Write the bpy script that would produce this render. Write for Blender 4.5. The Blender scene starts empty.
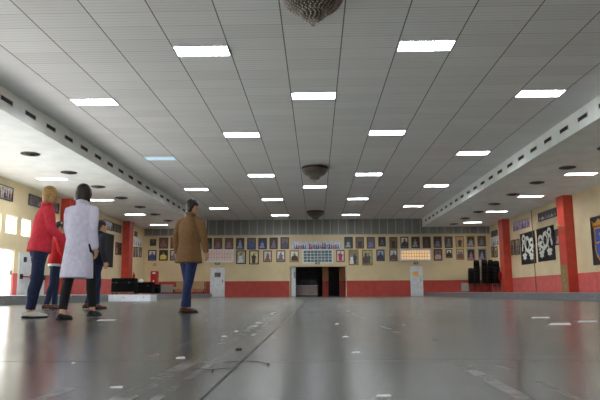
import bpy, bmesh, math, random
from mathutils import Vector, Matrix, Euler
random.seed(7)
S = bpy.context.scene
COL = S.collection
R = math.radians
PI = math.pi

# ------------------------------------------------------------------ camera
cam_d = bpy.data.cameras.new('camera')
cam = bpy.data.objects.new('camera', cam_d)
COL.objects.link(cam)
cam_d.sensor_width = 36.0
cam_d.lens = 36.0
cam_d.clip_start = 0.02
cam_d.clip_end = 300
CAMZ = 0.30
CAM_M = Matrix.Translation((0, 0, CAMZ)) @ Matrix.Rotation(R(1.51), 4, 'Z') @ Matrix.Rotation(R(90 + 8.74), 4, 'X') @ Matrix.Rotation(R(-0.26), 4, 'Z')
cam.matrix_world = CAM_M
S.camera = cam
CR = CAM_M.to_3x3()
CO = Vector((0, 0, CAMZ))

def ray(px, py):
    return CR @ Vector(((px - 300) / 600, (200 - py) / 600, -1))
def onX(px, py, X):
    d = ray(px, py); return CO + d * (X / d.x)
def onY(px, py, Y):
    d = ray(px, py); return CO + d * (Y / d.y)
def onZ(px, py, Z):
    d = ray(px, py); return CO + d * ((Z - CAMZ) / d.z)

# ------------------------------------------------------------------ materials
def lin(c):
    out = []
    for v in c:
        v = v / 255
        out.append(v / 12.92 if v <= 0.04045 else ((v + 0.055) / 1.055) ** 2.4)
    return tuple(out) + (1,)

class NT:
    def __init__(self, name):
        self.m = bpy.data.materials.new(name)
        self.m.use_nodes = True
        self.t = self.m.node_tree
        self.b = self.t.nodes['Principled BSDF']
    def n(self, ty, **kw):
        x = self.t.nodes.new(ty)
        for k, v in kw.items():
            setattr(x, k, v)
        return x
    def l(self, a, b):
        self.t.links.new(a, b)
    def math(self, op, a, b=None, c=None):
        x = self.n('ShaderNodeMath', operation=op)
        for i, v in enumerate((a, b, c)):
            if v is None: continue
            if isinstance(v, (int, float)): x.inputs[i].default_value = v
            else: self.l(v, x.inputs[i])
        return x.outputs[0]
    def mix(self, f, a, b):
        x = self.n('ShaderNodeMix', data_type='RGBA')
        for s, v in ((x.inputs['Factor'], f), (x.inputs['A'], a), (x.inputs['B'], b)):
            if isinstance(v, (tuple, float, int)): s.default_value = v
            else: self.l(v, s)
        return x.outputs['Result']
    def noise(self, scale, detail=3, vec=None, rough=0.5):
        x = self.n('ShaderNodeTexNoise')
        x.inputs['Scale'].default_value = scale
        x.inputs['Detail'].default_value = detail
        x.inputs['Roughness'].default_value = rough
        if vec is not None: self.l(vec, x.inputs['Vector'])
        return x.outputs['Fac']
    def pos(self):
        return self.n('ShaderNodeNewGeometry').outputs['Position']
    def obj(self):
        return self.n('ShaderNodeTexCoord').outputs['Object']
    def ramp(self, f, a, b):
        x = self.n('ShaderNodeMapRange')
        x.inputs['From Min'].default_value = a
        x.inputs['From Max'].default_value = b
        self.l(f, x.inputs['Value'])
        return x.outputs['Result']
    def bump(self, h, strength, dist=0.01):
        x = self.n('ShaderNodeBump')
        x.inputs['Strength'].default_value = strength
        x.inputs['Distance'].default_value = dist
        self.l(h, x.inputs['Height'])
        self.l(x.outputs[0], self.b.inputs['Normal'])

def mat(name, c, rough=0.6, scale=12.0, amt=0.12, metal=0.0, bump=0.0, spec=0.5):
    t = NT(name)
    f = t.noise(scale, 3, t.obj())
    c0 = lin([v * (1 - amt) for v in c]); c1 = lin([min(255, v * (1 + amt)) for v in c])
    t.l(t.mix(t.ramp(f, 0.3, 0.7), c0, c1), t.b.inputs['Base Color'])
    t.b.inputs['Roughness'].default_value = rough
    t.b.inputs['Metallic'].default_value = metal
    t.b.inputs['Specular IOR Level'].default_value = spec
    if bump: t.bump(f, bump)
    return t.m

def emit(name, c, strength, rough=0.5):
    t = NT(name)
    f = t.noise(6, 2, t.obj())
    col = t.mix(t.ramp(f, 0.2, 0.8), lin([v * 0.96 for v in c]), lin(c))
    t.l(col, t.b.inputs['Base Color'])
    t.l(col, t.b.inputs['Emission Color'])
    t.b.inputs['Emission Strength'].default_value = strength
    t.b.inputs['Roughness'].default_value = rough
    return t.m

def line_mask(t, coord, period, offset, width):
    """1 near every coord = offset + k*period"""
    a = t.math('SUBTRACT', coord, offset)
    a = t.math('DIVIDE', a, period)
    a = t.math('ADD', a, 500.0)
    a = t.math('FRACT', a)
    a = t.math('SUBTRACT', a, 0.5)
    a = t.math('ABSOLUTE', a)
    a = t.math('SUBTRACT', 0.5, a)
    return t.math('LESS_THAN', a, width / 2 / period)

def wall_mat(name, beige, red, zsplit):
    t = NT(name)
    p = t.pos()
    sx = t.n('ShaderNodeSeparateXYZ'); t.l(p, sx.inputs[0])
    f = t.noise(0.8, 5, p)
    bc = t.mix(t.ramp(f, 0.3, 0.7), lin([v * .96 for v in beige]), lin([min(255, v * 1.03) for v in beige]))
    rc = t.mix(t.ramp(t.noise(2.5, 4, p), 0.3, 0.7), lin([v * .93 for v in red]), lin([min(255, v * 1.05) for v in red]))
    k = t.math('LESS_THAN', sx.outputs['Z'], zsplit)
    t.l(t.mix(k, bc, rc), t.b.inputs['Base Color'])
    t.b.inputs['Roughness'].default_value = 0.55
    t.bump(t.noise(60, 3, p), 0.15)
    return t.m

ZD = 1.10
M = {}
M['wall'] = wall_mat('wall paint beige over red', (214, 196, 154), (176, 62, 52), ZD)
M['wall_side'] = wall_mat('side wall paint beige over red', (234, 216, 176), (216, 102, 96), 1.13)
M['white_paint'] = mat('white ceiling paint', (236, 240, 235), 0.7, 1.5, 0.03)
M['soffit_face'] = mat('soffit paint', (206, 202, 198), 0.7, 2.0, 0.05)
M['red_pillar'] = mat('red pillar paint', (192, 66, 50), 0.5, 3, 0.06)
M['olive'] = mat('bare plaster patch', (150, 128, 84), 0.8, 8, 0.12)
M['vent_shade'] = mat('painted vent shade', (22, 22, 20), 0.8, 6, 0.2)  # near-black colour stands in for the shade inside the vents
M['vent_black'] = mat('black vent metal', (38, 38, 36), 0.45, 10, 0.2)
M['vent_grey'] = mat('grey vent metal', (92, 92, 88), 0.45, 10, 0.15)
M['white_metal'] = mat('white enamel', (225, 226, 226), 0.35, 8, 0.03)
M['white_door'] = mat('white door paint', (212, 218, 222), 0.4, 4, 0.05)
M['pale_door'] = mat('grey white door', (220, 224, 226), 0.4, 4, 0.05)
M['white_box'] = mat('white painted wood', (225, 228, 238), 0.4, 5, 0.04)
M['steel'] = mat('brushed steel', (150, 155, 160), 0.3, 20, 0.1, metal=0.8)
M['dark_wood'] = mat('dark frame wood', (62, 42, 26), 0.45, 25, 0.25)
M['brown_wood'] = mat('brown frame wood', (96, 64, 36), 0.45, 25, 0.25)
M['gold'] = mat('gilt frame', (148, 112, 52), 0.35, 30, 0.2, metal=0.4)
M['black_frame'] = mat('black frame', (26, 22, 20), 0.4, 25, 0.2)
M['silver'] = mat('silver frame', (140, 142, 148), 0.35, 30, 0.15, metal=0.4)
M['black_plastic'] = mat('black plastic', (24, 24, 25), 0.45, 14, 0.2)
M['black_case'] = mat('black case covering', (16, 17, 17), 0.95, 14, 0.2, spec=0.1)
M['tan'] = mat('tan wood strip', (140, 112, 70), 0.5, 14, 0.15)
M['bench'] = mat('bench wood', (168, 142, 104), 0.5, 14, 0.2)
M['bright_red'] = mat('bright red enamel', (176, 24, 26), 0.35, 8, 0.08)
M['white'] = mat('plain white', (232, 232, 230), 0.5, 10, 0.03)
M['grey_panel'] = mat('pale grey grille', (170, 172, 164), 0.5, 10, 0.06)
M['black_cloth'] = mat('black cloth', (22, 23, 22), 0.9, 30, 0.2)
M['white_cloth'] = mat('white applique cloth', (226, 228, 220), 0.8, 30, 0.08)
M['paper'] = mat('white paper', (226, 229, 231), 0.6, 40, 0.03)
M['wire'] = mat('black wire', (18, 18, 18), 0.5, 40, 0.1)
M['pipe'] = mat('pipe paint', (120, 96, 62), 0.5, 6, 0.1)
M['green_sign'] = mat('green sign', (60, 92, 62), 0.5, 20, 0.15)
M['orange_pillar'] = wall_mat('lobby pillar paint', (170, 112, 62), (150, 44, 34), 1.1)
M['lobby_dark'] = mat('dark lobby wall', (92, 88, 94), 0.7, 2, 0.1)
M['counter'] = mat('counter front', (176, 160, 156), 0.5, 6, 0.05)
M['notice_orange'] = mat('orange notice paper', (238, 178, 84), 0.6, 20, 0.06)
M['dark_glass'] = mat('dark door glass', (46, 52, 62), 0.15, 6, 0.1)
M['crystal'] = mat('smoky crystal beads', (150, 140, 128), 0.22, 40, 0.4, metal=0.0, spec=0.8)
M['bronze'] = mat('dark bronze', (66, 44, 34), 0.4, 30, 0.3, metal=0.6)
M['skin'] = mat('skin', (206, 158, 128), 0.5, 14, 0.05)
M['eye_white'] = mat('eye', (220, 215, 210), 0.3, 14, 0.03)
M['iris'] = mat('iris', (48, 34, 24), 0.3, 14, 0.05)
M['lips'] = mat('lips', (160, 84, 78), 0.5, 14, 0.05)
M['navy_jeans'] = mat('navy denim', (30, 42, 74), 0.85, 40, 0.18, bump=0.1)
M['blue_jeans'] = mat('dark blue denim', (34, 50, 92), 0.85, 40, 0.18, bump=0.1)
M['black_trousers'] = mat('black trouser cloth', (24, 25, 30), 0.85, 40, 0.15)
M['coral'] = mat('coral red wool', (232, 58, 78), 0.85, 30, 0.06, bump=0.1)
M['scarlet'] = mat('scarlet cloth', (206, 24, 28), 0.8, 30, 0.06, bump=0.1)
M['lavender_white'] = mat('pale lavender white cloth', (228, 225, 252), 0.85, 20, 0.04, bump=0.1)
M['tweed'] = mat('brown tweed', (122, 90, 56), 0.9, 90, 0.2, bump=0.25)
M['dark_navy'] = mat('dark navy cloth', (26, 30, 46), 0.85, 30, 0.15, bump=0.1)
M['blond'] = mat('blond hair', (176, 142, 84), 0.5, 60, 0.25)
M['dark_hair'] = mat('dark brown hair', (36, 26, 22), 0.45, 60, 0.25)
M['grey_hair'] = mat('greying dark hair', (54, 48, 44), 0.5, 60, 0.25)
M['brown_leather'] = mat('brown leather', (106, 56, 36), 0.4, 18, 0.15)
M['black_leather'] = mat('black leather', (22, 21, 22), 0.35, 18, 0.15)
M['white_leather'] = mat('white leather', (224, 220, 212), 0.45, 18, 0.05)
M['dark_sole'] = mat('dark shoe sole', (36, 30, 28), 0.7, 18, 0.1)
M['kerb'] = None

def build_floor_mat():
    t = NT('polished grey terrazzo floor')
    p = t.pos()
    sx = t.n('ShaderNodeSeparateXYZ'); t.l(p, sx.inputs[0])
    x, y = sx.outputs['X'], sx.outputs['Y']
    mp = t.n('ShaderNodeMapping'); mp.inputs['Scale'].default_value = (1.6, 0.35, 1); t.l(p, mp.inputs['Vector'])
    big = t.noise(0.9, 5, p, 0.6)
    streak = t.noise(1.4, 4, mp.outputs[0], 0.6)
    fine = t.noise(9, 3, p, 0.6)
    c = t.mix(t.ramp(big, 0.3, 0.7), lin((68, 74, 73)), lin((86, 91, 88)))
    c = t.mix(t.math('MULTIPLY', t.ramp(streak, 0.4, 0.9), 0.22), c, lin((132, 135, 136)))
    c = t.mix(t.math('MULTIPLY', t.ramp(fine, 0.4, 0.8), 0.14), c, lin((118, 118, 113)))
    # pale tyre tracks left on the floor, running into the hall
    brk = t.ramp(t.noise(2.2, 3, p, 0.6), 0.35, 0.6)
    for off, w, k in ((-0.60, 0.035, 0.8), (-0.50, 0.015, 0.8), (0.55, 0.025, 0.8), (0.70, 0.012, 0.7), (-0.83, 0.02, 0.6)):
        wob = t.math('MULTIPLY', t.math('SINE', t.math('MULTIPLY', y, 0.45)), 0.05)
        d = t.math('ABSOLUTE', t.math('SUBTRACT', t.math('SUBTRACT', x, off), wob))
        m = t.math('MULTIPLY', t.math('LESS_THAN', d, w), t.math('MULTIPLY', brk, k))
        c = t.mix(m, c, lin((168, 170, 172)))
    # joints cut in the slab
    j1 = t.math('LESS_THAN', t.math('ABSOLUTE', t.math('ADD', x, 0.33)), 0.0055)
    j2 = line_mask(t, y, 5.4, 2.72, 0.012)
    j3 = line_mask(t, x, 5.0, -0.33, 0.009)
    j = t.math('MAXIMUM', j1, t.math('MAXIMUM', t.math('MULTIPLY', j2, 0.9), t.math('MULTIPLY', j3, 0.6)))
    c = t.mix(j, c, lin((34, 35, 34)))
    t.l(c, t.b.inputs['Base Color'])
    r = t.math('ADD', t.math('MULTIPLY', t.ramp(t.noise(1.2, 2, mp.outputs[0], 0.5), 0.3, 0.7), 0.06), 0.19)
    r = t.math('ADD', r, t.math('MULTIPLY', j, 0.4))
    t.l(r, t.b.inputs['Roughness'])
    t.b.inputs['Specular IOR Level'].default_value = 0.42
    return t.m
M['floor'] = build_floor_mat()

def build_ceiling_mat():
    t = NT('white metal strip ceiling')
    p = t.pos()
    sx = t.n('ShaderNodeSeparateXYZ'); t.l(p, sx.inputs[0])
    x, y = sx.outputs['X'], sx.outputs['Y']
    inside = t.math('MULTIPLY', t.math('GREATER_THAN', x, -6.70), t.math('LESS_THAN', x, 6.70))
    seam = t.math('MULTIPLY', line_mask(t, x, 1.2, -0.63, 0.024), inside)
    joint = t.math('MULTIPLY', line_mask(t, y, 0.61, 0.1, 0.014), inside)
    rib = t.math('MULTIPLY', line_mask(t, y, 0.122, 0.1, 0.018), inside)
    # panels differ a little from one another
    ix = t.math('FLOOR', t.math('DIVIDE', t.math('ADD', x, 0.63), 1.2))
    iy = t.math('FLOOR', t.math('DIVIDE', t.math('SUBTRACT', y, 0.1), 0.61))
    cm = t.n('ShaderNodeCombineXYZ'); t.l(ix, cm.inputs[0]); t.l(iy, cm.inputs[1])
    wn = t.n('ShaderNodeTexWhiteNoise', noise_dimensions='2D'); t.l(cm.outputs[0], wn.inputs['Vector'])
    c = t.mix(wn.outputs['Value'], lin((232, 231, 227)), lin((240, 239, 235)))
    c = t.mix(t.math('MULTIPLY', rib, 0.22), c, lin((120, 118, 114)))
    c = t.mix(t.math('MULTIPLY', joint, 0.34), c, lin((84, 80, 72)))
    c = t.mix(t.math('MULTIPLY', seam, 0.85), c, lin((84, 74, 58)))
    t.l(c, t.b.inputs['Base Color'])
    t.b.inputs['Roughness'].default_value = 0.6
    t.b.inputs['Specular IOR Level'].default_value = 0.2
    return t.m
M['ceiling'] = build_ceiling_mat()

def build_kerb_mat():
    t = NT('grey granite kerb')
    p = t.pos()
    c = t.mix(t.ramp(t.noise(55, 3, p, 0.8), 0.35, 0.65), lin((92, 95, 97)), lin((134, 138, 140)))
    c = t.mix(t.math('MULTIPLY', t.ramp(t.noise(7, 5, p), 0.62, 0.72), 0.6), c, lin((190, 192, 194)))
    t.l(c, t.b.inputs['Base Color'])
    t.b.inputs['Roughness'].default_value = 0.5
    return t.m
M['kerb'] = build_kerb_mat()

def build_transom_mat():
    t = NT('grey upper wall panels')
    p = t.pos()
    sx = t.n('ShaderNodeSeparateXYZ'); t.l(p, sx.inputs[0])
    ix = t.math('FLOOR', t.math('DIVIDE', sx.outputs['X'], 0.6))
    wn = t.n('ShaderNodeTexWhiteNoise', noise_dimensions='1D'); t.l(ix, wn.inputs['W'])
    c = t.mix(wn.outputs['Value'], lin((112, 114, 110)), lin((128, 130, 124)))
    t.l(c, t.b.inputs['Base Color'])
    t.b.inputs['Roughness'].default_value = 0.5
    return t.m
M['transom'] = build_transom_mat()
M['mullion'] = mat('pale mullion strip', (168, 170, 164), 0.5, 8, 0.04)

M['diffuser'] = emit('lit fluorescent diffuser', (246, 250, 255), 36.0)
M['diffuser_cool'] = emit('dim bluish fluorescent diffuser', (176, 218, 240), 0.9)
M['side_diffuser'] = emit('lit side diffuser', (248, 250, 252), 32.0)
M['pink_glass'] = emit('pinkish lit glass block', (206, 184, 176), 0.16)
M['warm_glass'] = emit('warm lit glass block', (255, 210, 150), 0.42)
M['blue_glass'] = mat('grey blue glass', (96, 112, 120), 0.15, 5, 0.2)

def build_pane():
    t = NT('clear window glass')
    tr = t.n('ShaderNodeBsdfTransparent'); tr.inputs[0].default_value = (0.95, 0.97, 0.97, 1)
    gl = t.n('ShaderNodeBsdfGlossy'); gl.inputs['Roughness'].default_value = 0.03
    f = t.noise(3, 2, t.obj())
    fr = t.math('ADD', t.math('MULTIPLY', f, 0.02), 0.06)
    mx = t.n('ShaderNodeMixShader'); t.l(fr, mx.inputs[0]); t.l(tr.outputs[0], mx.inputs[1]); t.l(gl.outputs[0], mx.inputs[2])
    t.l(mx.outputs[0], t.t.nodes['Material Output'].inputs['Surface'])
    return t.m
M['pane'] = build_pane()

COLMAT = {}
def cmat(c):
    c = tuple(c)
    if c not in COLMAT:
        COLMAT[c] = mat('print ink %d %d %d' % c, c, 0.45, 9, 0.18)
    return COLMAT[c]

# ------------------------------------------------------------------ mesh helpers
def bx(bm, x0, x1, y0, y1, z0, z1, mi=0):
    v = [bm.verts.new((x, y, z)) for x in (x0, x1) for y in (y0, y1) for z in (z0, z1)]
    for idx in ((0, 1, 3, 2), (4, 6, 7, 5), (0, 4, 5, 1), (2, 3, 7, 6), (0, 2, 6, 4), (1, 5, 7, 3)):
        f = bm.faces.new([v[i] for i in idx]); f.material_index = mi
    return v

def frames_along(pts, up=Vector((0, 1, 0))):
    out = []
    for i in range(len(pts)):
        a = pts[max(0, i - 1)]; b = pts[min(len(pts) - 1, i + 1)]
        d = (b - a).normalized()
        s = d.cross(up)
        if s.length < 1e-4: s = d.cross(Vector((1, 0, 0)))
        s.normalize()
        out.append((s, s.cross(d).normalized()))
    return out

def loft(bm, pts, rad, seg=14, up=Vector((0, 1, 0)), round_ends=True, mi=0, exp=2.0):
    """tube through pts; rad = number or (rx along side, ry along depth) per point"""
    pts = [Vector(p) for p in pts]
    rad = [(r, r) if isinstance(r, (int, float)) else r for r in rad]
    fr = frames_along(pts, up)
    if round_ends:
        d0 = (pts[0] - pts[1]).normalized(); d1 = (pts[-1] - pts[-2]).normalized()
        def caps(p, d, r, f):
            m = min(r)
            return [(p + d * m * math.sin(a), (r[0] * math.cos(a), r[1] * math.cos(a)), f) for a in (0.5, 1.0, 1.35)]
        seq = list(reversed(caps(pts[0], d0, rad[0], fr[0]))) + list(zip(pts, rad, fr)) + caps(pts[-1], d1, rad[-1], fr[-1])
    else:
        seq = list(zip(pts, rad, fr))
    rings = []
    for p, r, (s, u) in seq:
        ring = []
        for k in range(seg):
            a = 2 * PI * k / seg
            ca, sa = math.cos(a), math.sin(a)
            if exp != 2.0:
                ca = math.copysign(abs(ca) ** (2 / exp), ca); sa = math.copysign(abs(sa) ** (2 / exp), sa)
            ring.append(bm.verts.new(p + s * r[0] * ca + u * r[1] * sa))
        rings.append(ring)
    for a, b in zip(rings, rings[1:]):
        for k in range(seg):
            f = bm.faces.new((a[k], a[(k + 1) % seg], b[(k + 1) % seg], b[k])); f.material_index = mi
    f = bm.faces.new(list(reversed(rings[0]))); f.material_index = mi
    f = bm.faces.new(rings[-1]); f.material_index = mi

def ball(bm, c, r, seg=16, rings=10, rot=None):
    r = (r, r, r) if isinstance(r, (int, float)) else r
    mtx = Matrix.Translation(c) @ (rot.to_4x4() if rot else Matrix.Identity(4)) @ Matrix.Diagonal((*r, 1))
    bmesh.ops.create_uvsphere(bm, u_segments=seg, v_segments=rings, radius=1, matrix=mtx)

def lathe(bm, prof, seg=32, mi=0):
    """prof: list of (r, z)"""
    rings = [[bm.verts.new((r * math.cos(2 * PI * k / seg), r * math.sin(2 * PI * k / seg), z)) for k in range(seg)] for r, z in prof]
    for a, b in zip(rings, rings[1:]):
        for k in range(seg):
            f = bm.faces.new((a[k], a[(k + 1) % seg], b[(k + 1) % seg], b[k])); f.material_index = mi
    for rg, rev in ((rings[0], True), (rings[-1], False)):
        f = bm.faces.new(list(reversed(rg)) if rev else rg); f.material_index = mi

def obj(name, bm, m, parent=None, smooth=False, fix=True):
    if fix: bmesh.ops.recalc_face_normals(bm, faces=bm.faces)
    me = bpy.data.meshes.new(name)
    bm.to_mesh(me); bm.free()
    for x in (m if isinstance(m, (list, tuple)) else [m]):
        me.materials.append(x)
    if smooth:
        for p in me.polygons: p.use_smooth = True
    o = bpy.data.objects.new(name, me)
    COL.objects.link(o)
    if parent: o.parent = parent
    return o

def tag(o, label, cat, group=None, kind=None):
    o['label'] = label; o['category'] = cat
    if group: o['group'] = group
    if kind: o['kind'] = kind
    return o

def thing(name, loc, label, cat, group=None, rz=0):
    o = bpy.data.objects.new(name, None)
    COL.objects.link(o)
    o.location = loc; o.rotation_euler = (0, 0, rz)
    o.empty_display_size = 0.1
    return tag(o, label, cat, group)

def struct(name, bm, m, **k):
    o = obj(name, bm, m, **k)
    if not k.get('parent'): o['kind'] = 'structure'
    return o

def dup(root, loc, label=None, rz=None):
    r = root.copy(); COL.objects.link(r); r.location = loc
    if rz is not None: r.rotation_euler = (0, 0, rz)
    if label: r['label'] = label
    for ch in list(root.children):
        c = ch.copy(); COL.objects.link(c); c.parent = r
        for g in list(ch.children):
            d = g.copy(); COL.objects.link(d); d.parent = c
    return r

ORD = 'first second third fourth fifth sixth seventh eighth ninth tenth eleventh twelfth thirteenth fourteenth fifteenth sixteenth seventeenth eighteenth nineteenth twentieth twenty-first twenty-second twenty-third twenty-fourth twenty-fifth'.split()

# ------------------------------------------------------------------ room shell
YB = 43.1            # back wall
ZC = CAMZ + 5.19     # main ceiling
ZS = 4.89            # soffit underside
XL, XR = -12.45, 12.40
SL, SR = -7.90, 7.63
Y0 = -4.0
PH = 0.235           # platform height

bm = bmesh.new(); bx(bm, XL - .2, XR + .2, Y0, YB + 9, -0.2, 0)
struct('floor', bm, M['floor'])
bm = bmesh.new(); bx(bm, SL - 0.3, SR + 0.3, Y0, YB + .2, ZC, ZC + .15)
struct('ceiling', bm, M['ceiling'])

def soffit(name, x0, x1):
    bm = bmesh.new(); bx(bm, x0, x1, Y0, YB, ZS, ZC - 0.001)
    return struct(name, bm, M['white_paint'])
soffit('ceiling_side_left', XL, SL)
soffit('ceiling_side_right', SR, XR)

def wall_cells(bm, axis, a0, a1, z0, z1, p0, p1, holes):
    """wall slab over a0..a1 x z0..z1 with rectangular openings (a0,a1,z0,z1); p0..p1 is its thickness"""
    A = sorted({a0, a1, *[h[0] for h in holes], *[h[1] for h in holes]})
    Z = sorted({z0, z1, *[h[2] for h in holes], *[h[3] for h in holes]})
    for i in range(len(A) - 1):
        for k in range(len(Z) - 1):
            ca, cz = (A[i] + A[i + 1]) / 2, (Z[k] + Z[k + 1]) / 2
            if any(h[0] < ca < h[1] and h[2] < cz < h[3] for h in holes): continue
            if axis == 'Y': bx(bm, A[i], A[i + 1], p0, p1, Z[k], Z[k + 1])
            else: bx(bm, p0, p1, A[i], A[i + 1], Z[k], Z[k + 1])

# doorway in the back wall
a = onY(290.5, 266.8, YB); b = onY(345.3, 266.8, YB)
DW0, DW1, DWZ = a.x, b.x, a.z
TZ0 = onY(318, 235.0, YB).z   # bottom of the grey upper panels
# transom windows in the back wall
def rectY(x0, y0, x1, y1, Y=YB):
    p = onY(x0, y0, Y); q = onY(x1, y1, Y)
    return p.x, q.x, q.z, p.z          # x0, x1, z0, z1
TW = [rectY(206, 250.3, 232.5, 261), rectY(303.5, 250.5, 332, 262), rectY(401.2, 250.4, 430, 259.4)]
bm = bmesh.new()
wall_cells(bm, 'Y', XL - .2, XR + .2, 0, ZC + .15, YB, YB + .2, [(DW0, DW1, 0, DWZ)] + [tuple(t) for t in TW])
struct('wall_back', bm, M['wall'])
bm = bmesh.new()
bx(bm, XL, XR, YB - .03, YB, TZ0, ZC - .002)
up = struct('trim_1', bm, M['transom'])
bm = bmesh.new()
k = -20
x = onY(225.0, 226, YB).x
step = onY(280.9, 226, YB).x - onY(272.8, 226, YB).x
while x > XL: x -= step
x += step
while x < XR:
    bx(bm, x - .028, x + .028, YB - .05, YB - .03, TZ0, ZC - .002); x += step
bx(bm, XL, XR, YB - .055, YB - .03, TZ0 - .01, TZ0 + .05)
o = obj('mullion', bm, M['mullion'], up)
# mullions below the soffit stay in front of the same panels

def transom(n, r, pane_mat, nx, nz, proud=.03, label=None):
    x0, x1, z0, z1 = r
    bm = bmesh.new(); bx(bm, x0, x1, YB + .04, YB + .09, z0, z1)
    w = struct('window_%d' % n, bm, pane_mat)
    bm = bmesh.new()
    f = .09
    for a, b, c, d in ((x0 - f, x0 + .01, z0 - f, z1 + f), (x1 - .01, x1 + f, z0 - f, z1 + f), (x0, x1, z1 - .01, z1 + f), (x0, x1, z0 - f, z0 + .01)):
        bx(bm, a, b, YB - proud, YB + .06, c, d)
    obj('window_frame', bm, M['white_door'], w)
    bm = bmesh.new()
    for i in range(1, nx):
        xx = x0 + (x1 - x0) * i / nx; bx(bm, xx - .018, xx + .018, YB + .01, YB + .045, z0, z1)
    for i in range(1, nz):
        zz = z0 + (z1 - z0) * i / nz; bx(bm, x0, x1, YB + .01, YB + .045, zz - .018, zz + .018)
    obj('glazing_bar', bm, M['counter'] if n != 2 else M['white_door'], w)
    return w
transom(1, TW[0], M['pink_glass'], 10, 3)
transom(2, TW[1], M['blue_glass'], 8, 4)
transom(3, TW[2], M['warm_glass'], 11, 3)

# doorway architrave
bm = bmesh.new()
bx(bm, DW0 - .08, DW0, YB - .03, YB + .2, 0, DWZ + .08)
bx(bm, DW1, DW1 + .08, YB - .03, YB + .2, 0, DWZ + .08)
bx(bm, DW0, DW1, YB - .03, YB + .2, DWZ, DWZ + .08)
struct('trim_2', bm, mat('door surround paint', (196, 178, 140), 0.5, 6, 0.05))

# side walls
def yOnL(px, py): return onX(px, py, XL)
def holeL(x0, x1, ytop, ybot):
    p = yOnL(x0, ytop[0]); q = yOnL(x1, ytop[1]); r = yOnL(x0, ybot[0]); s = yOnL(x1, ybot[1])
    return (p.y, q.y, (r.z + s.z) / 2, (p.z + q.z) / 2)
W1 = holeL(-8.0, 1.8, (211, 213.6), (232.6, 233.4))
W2 = holeL(6.8, 17.4, (214.7, 216.7), (233.4, 234.4))
W3 = holeL(22.2, 31.0, (218.6, 220.6), (235.3, 236.4))
D1 = list(holeL(-8.0, 14.8, (246.5, 249.4), (297, 296))); D1[2] = PH
winsL = [W1, W2, W3]
zw0, zw1 = W2[2], W2[3]
winsL = [(w[0], w[1], zw0, zw1) for w in winsL]
ww = W2[1] - W2[0]
y = winsL[0][0] - 0.45
while y > 6.5:                                 # the same run of high windows goes on beside the camera
    winsL.append((y - ww, y, zw0, zw1)); y -= ww + 0.45
doorsL = [tuple(D1)] + [(a, a + 3.4, PH, D1[3]) for a in (18.2, 14.2, 10.2, 6.2, 2.2)]  # after the first, unseen glazed doors added to bring in sun and sky light
bm = bmesh.new()
wall_cells(bm, 'X', Y0, YB + .2, 0, ZC + .15, XL - .2, XL, winsL + doorsL)
struct('wall_left', bm, M['wall_side'])
bm = bmesh.new()
wall_cells(bm, 'X', Y0, YB + .2, 0, ZC + .15, XR, XR + .2, [])
struct('wall_right', bm, M['wall_side'])
bm = bmesh.new()
wall_cells(bm, 'Y', XL - .2, XR + .2, 0, ZC + .15, Y0 - .2, Y0, [(-7, 7, 0.9, 2.4)])
struct('wall_front', bm, M['wall_side'])
bm = bmesh.new(); bx(bm, -7, 7, Y0 - .12, Y0 - .1, .9, 2.4)  # unseen window added behind the camera to let daylight in
w = struct('window_4', bm, M['pane'])
bm = bmesh.new()
for i in range(8):
    xx = -7 + 2 * i; bx(bm, xx - .04, xx + .04, Y0 - .16, Y0 - .05, .9, 2.4)
bx(bm, -7, 7, Y0 - .16, Y0 - .05, .86, .94); bx(bm, -7, 7, Y0 - .16, Y0 - .05, 2.36, 2.44)
obj('window_frame', bm, M['white_metal'], w)
for i, h in enumerate(winsL):
    bm = bmesh.new(); bx(bm, XL - .12, XL - .1, h[0], h[1], h[2], h[3])
    w = struct('window_%d' % (5 + i), bm, M['pane'])
    bm = bmesh.new()
    for a, b, c, d in ((h[0], h[0] + .03, h[2], h[3]), (h[1] - .03, h[1], h[2], h[3]), (h[0], h[1], h[2], h[2] + .03), (h[0], h[1], h[3] - .03, h[3])):
        bx(bm, XL - .15, XL - .07, a, b, c, d)
    obj('window_frame', bm, M['white_metal'], w)
for i, h in enumerate(doorsL):
    bm = bmesh.new(); bx(bm, XL - .12, XL - .1, h[0], h[1], h[2], h[3])
    w = struct('door_%d' % (1 + i), bm, M['pane'])
    bm = bmesh.new()
    for a, b, c, d in ((h[0], h[0] + .05, h[2], h[3]), (h[1] - .05, h[1], h[2], h[3]), (h[0], h[1], h[3] - .05, h[3])):
        bx(bm, XL - .15, XL - .06, a, b, c, d)
    obj('door_frame', bm, M['white_metal'], w)
    bm = bmesh.new()
    bx(bm, XL - .1, XL - .02, h[1] - .12, h[1] - .09, 1.05, 1.25)
    obj('door_handle', bm, M['black_plastic'], w)

# closed white double door with panic bars
pa = yOnL(19.0, 252.3); pb = yOnL(45, 256)
bm = bmesh.new()
dz1 = pa.z; dy0, dy1 = pa.y, pb.y
mid = (dy0 + dy1) / 2
bx(bm, XL + .004, XL + .05, dy0, mid - .006, PH + .01, dz1)
bx(bm, XL + .004, XL + .05, mid + .006, dy1, PH + .01, dz1)
d4 = struct('door_4', bm, M['pale_door'])
bm = bmesh.new()
for a, b in ((dy0 + .1, mid - .1), (mid + .1, dy1 - .1)):
    bx(bm, XL + .10, XL + .13, a, b, .98, 1.03)
    bx(bm, XL + .05, XL + .13, a, a + .12, .90, 1.11)
    bx(bm, XL + .05, XL + .13, b - .12, b, .90, 1.11)
obj('panic_bar', bm, [M['black_plastic']], d4)
bm = bmesh.new(); bx(bm, XL + .05, XL + .055, dy0 + .35, dy0 + .62, 1.62, 1.84)
obj('notice_plate', bm, M['dark_glass'], d4)
bm = bmesh.new()
bx(bm, XL + .13, XL + .135, dy0 + .22, mid - .24, .985, 1.025)
obj('red_strip', bm, M['bright_red'], d4)

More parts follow.
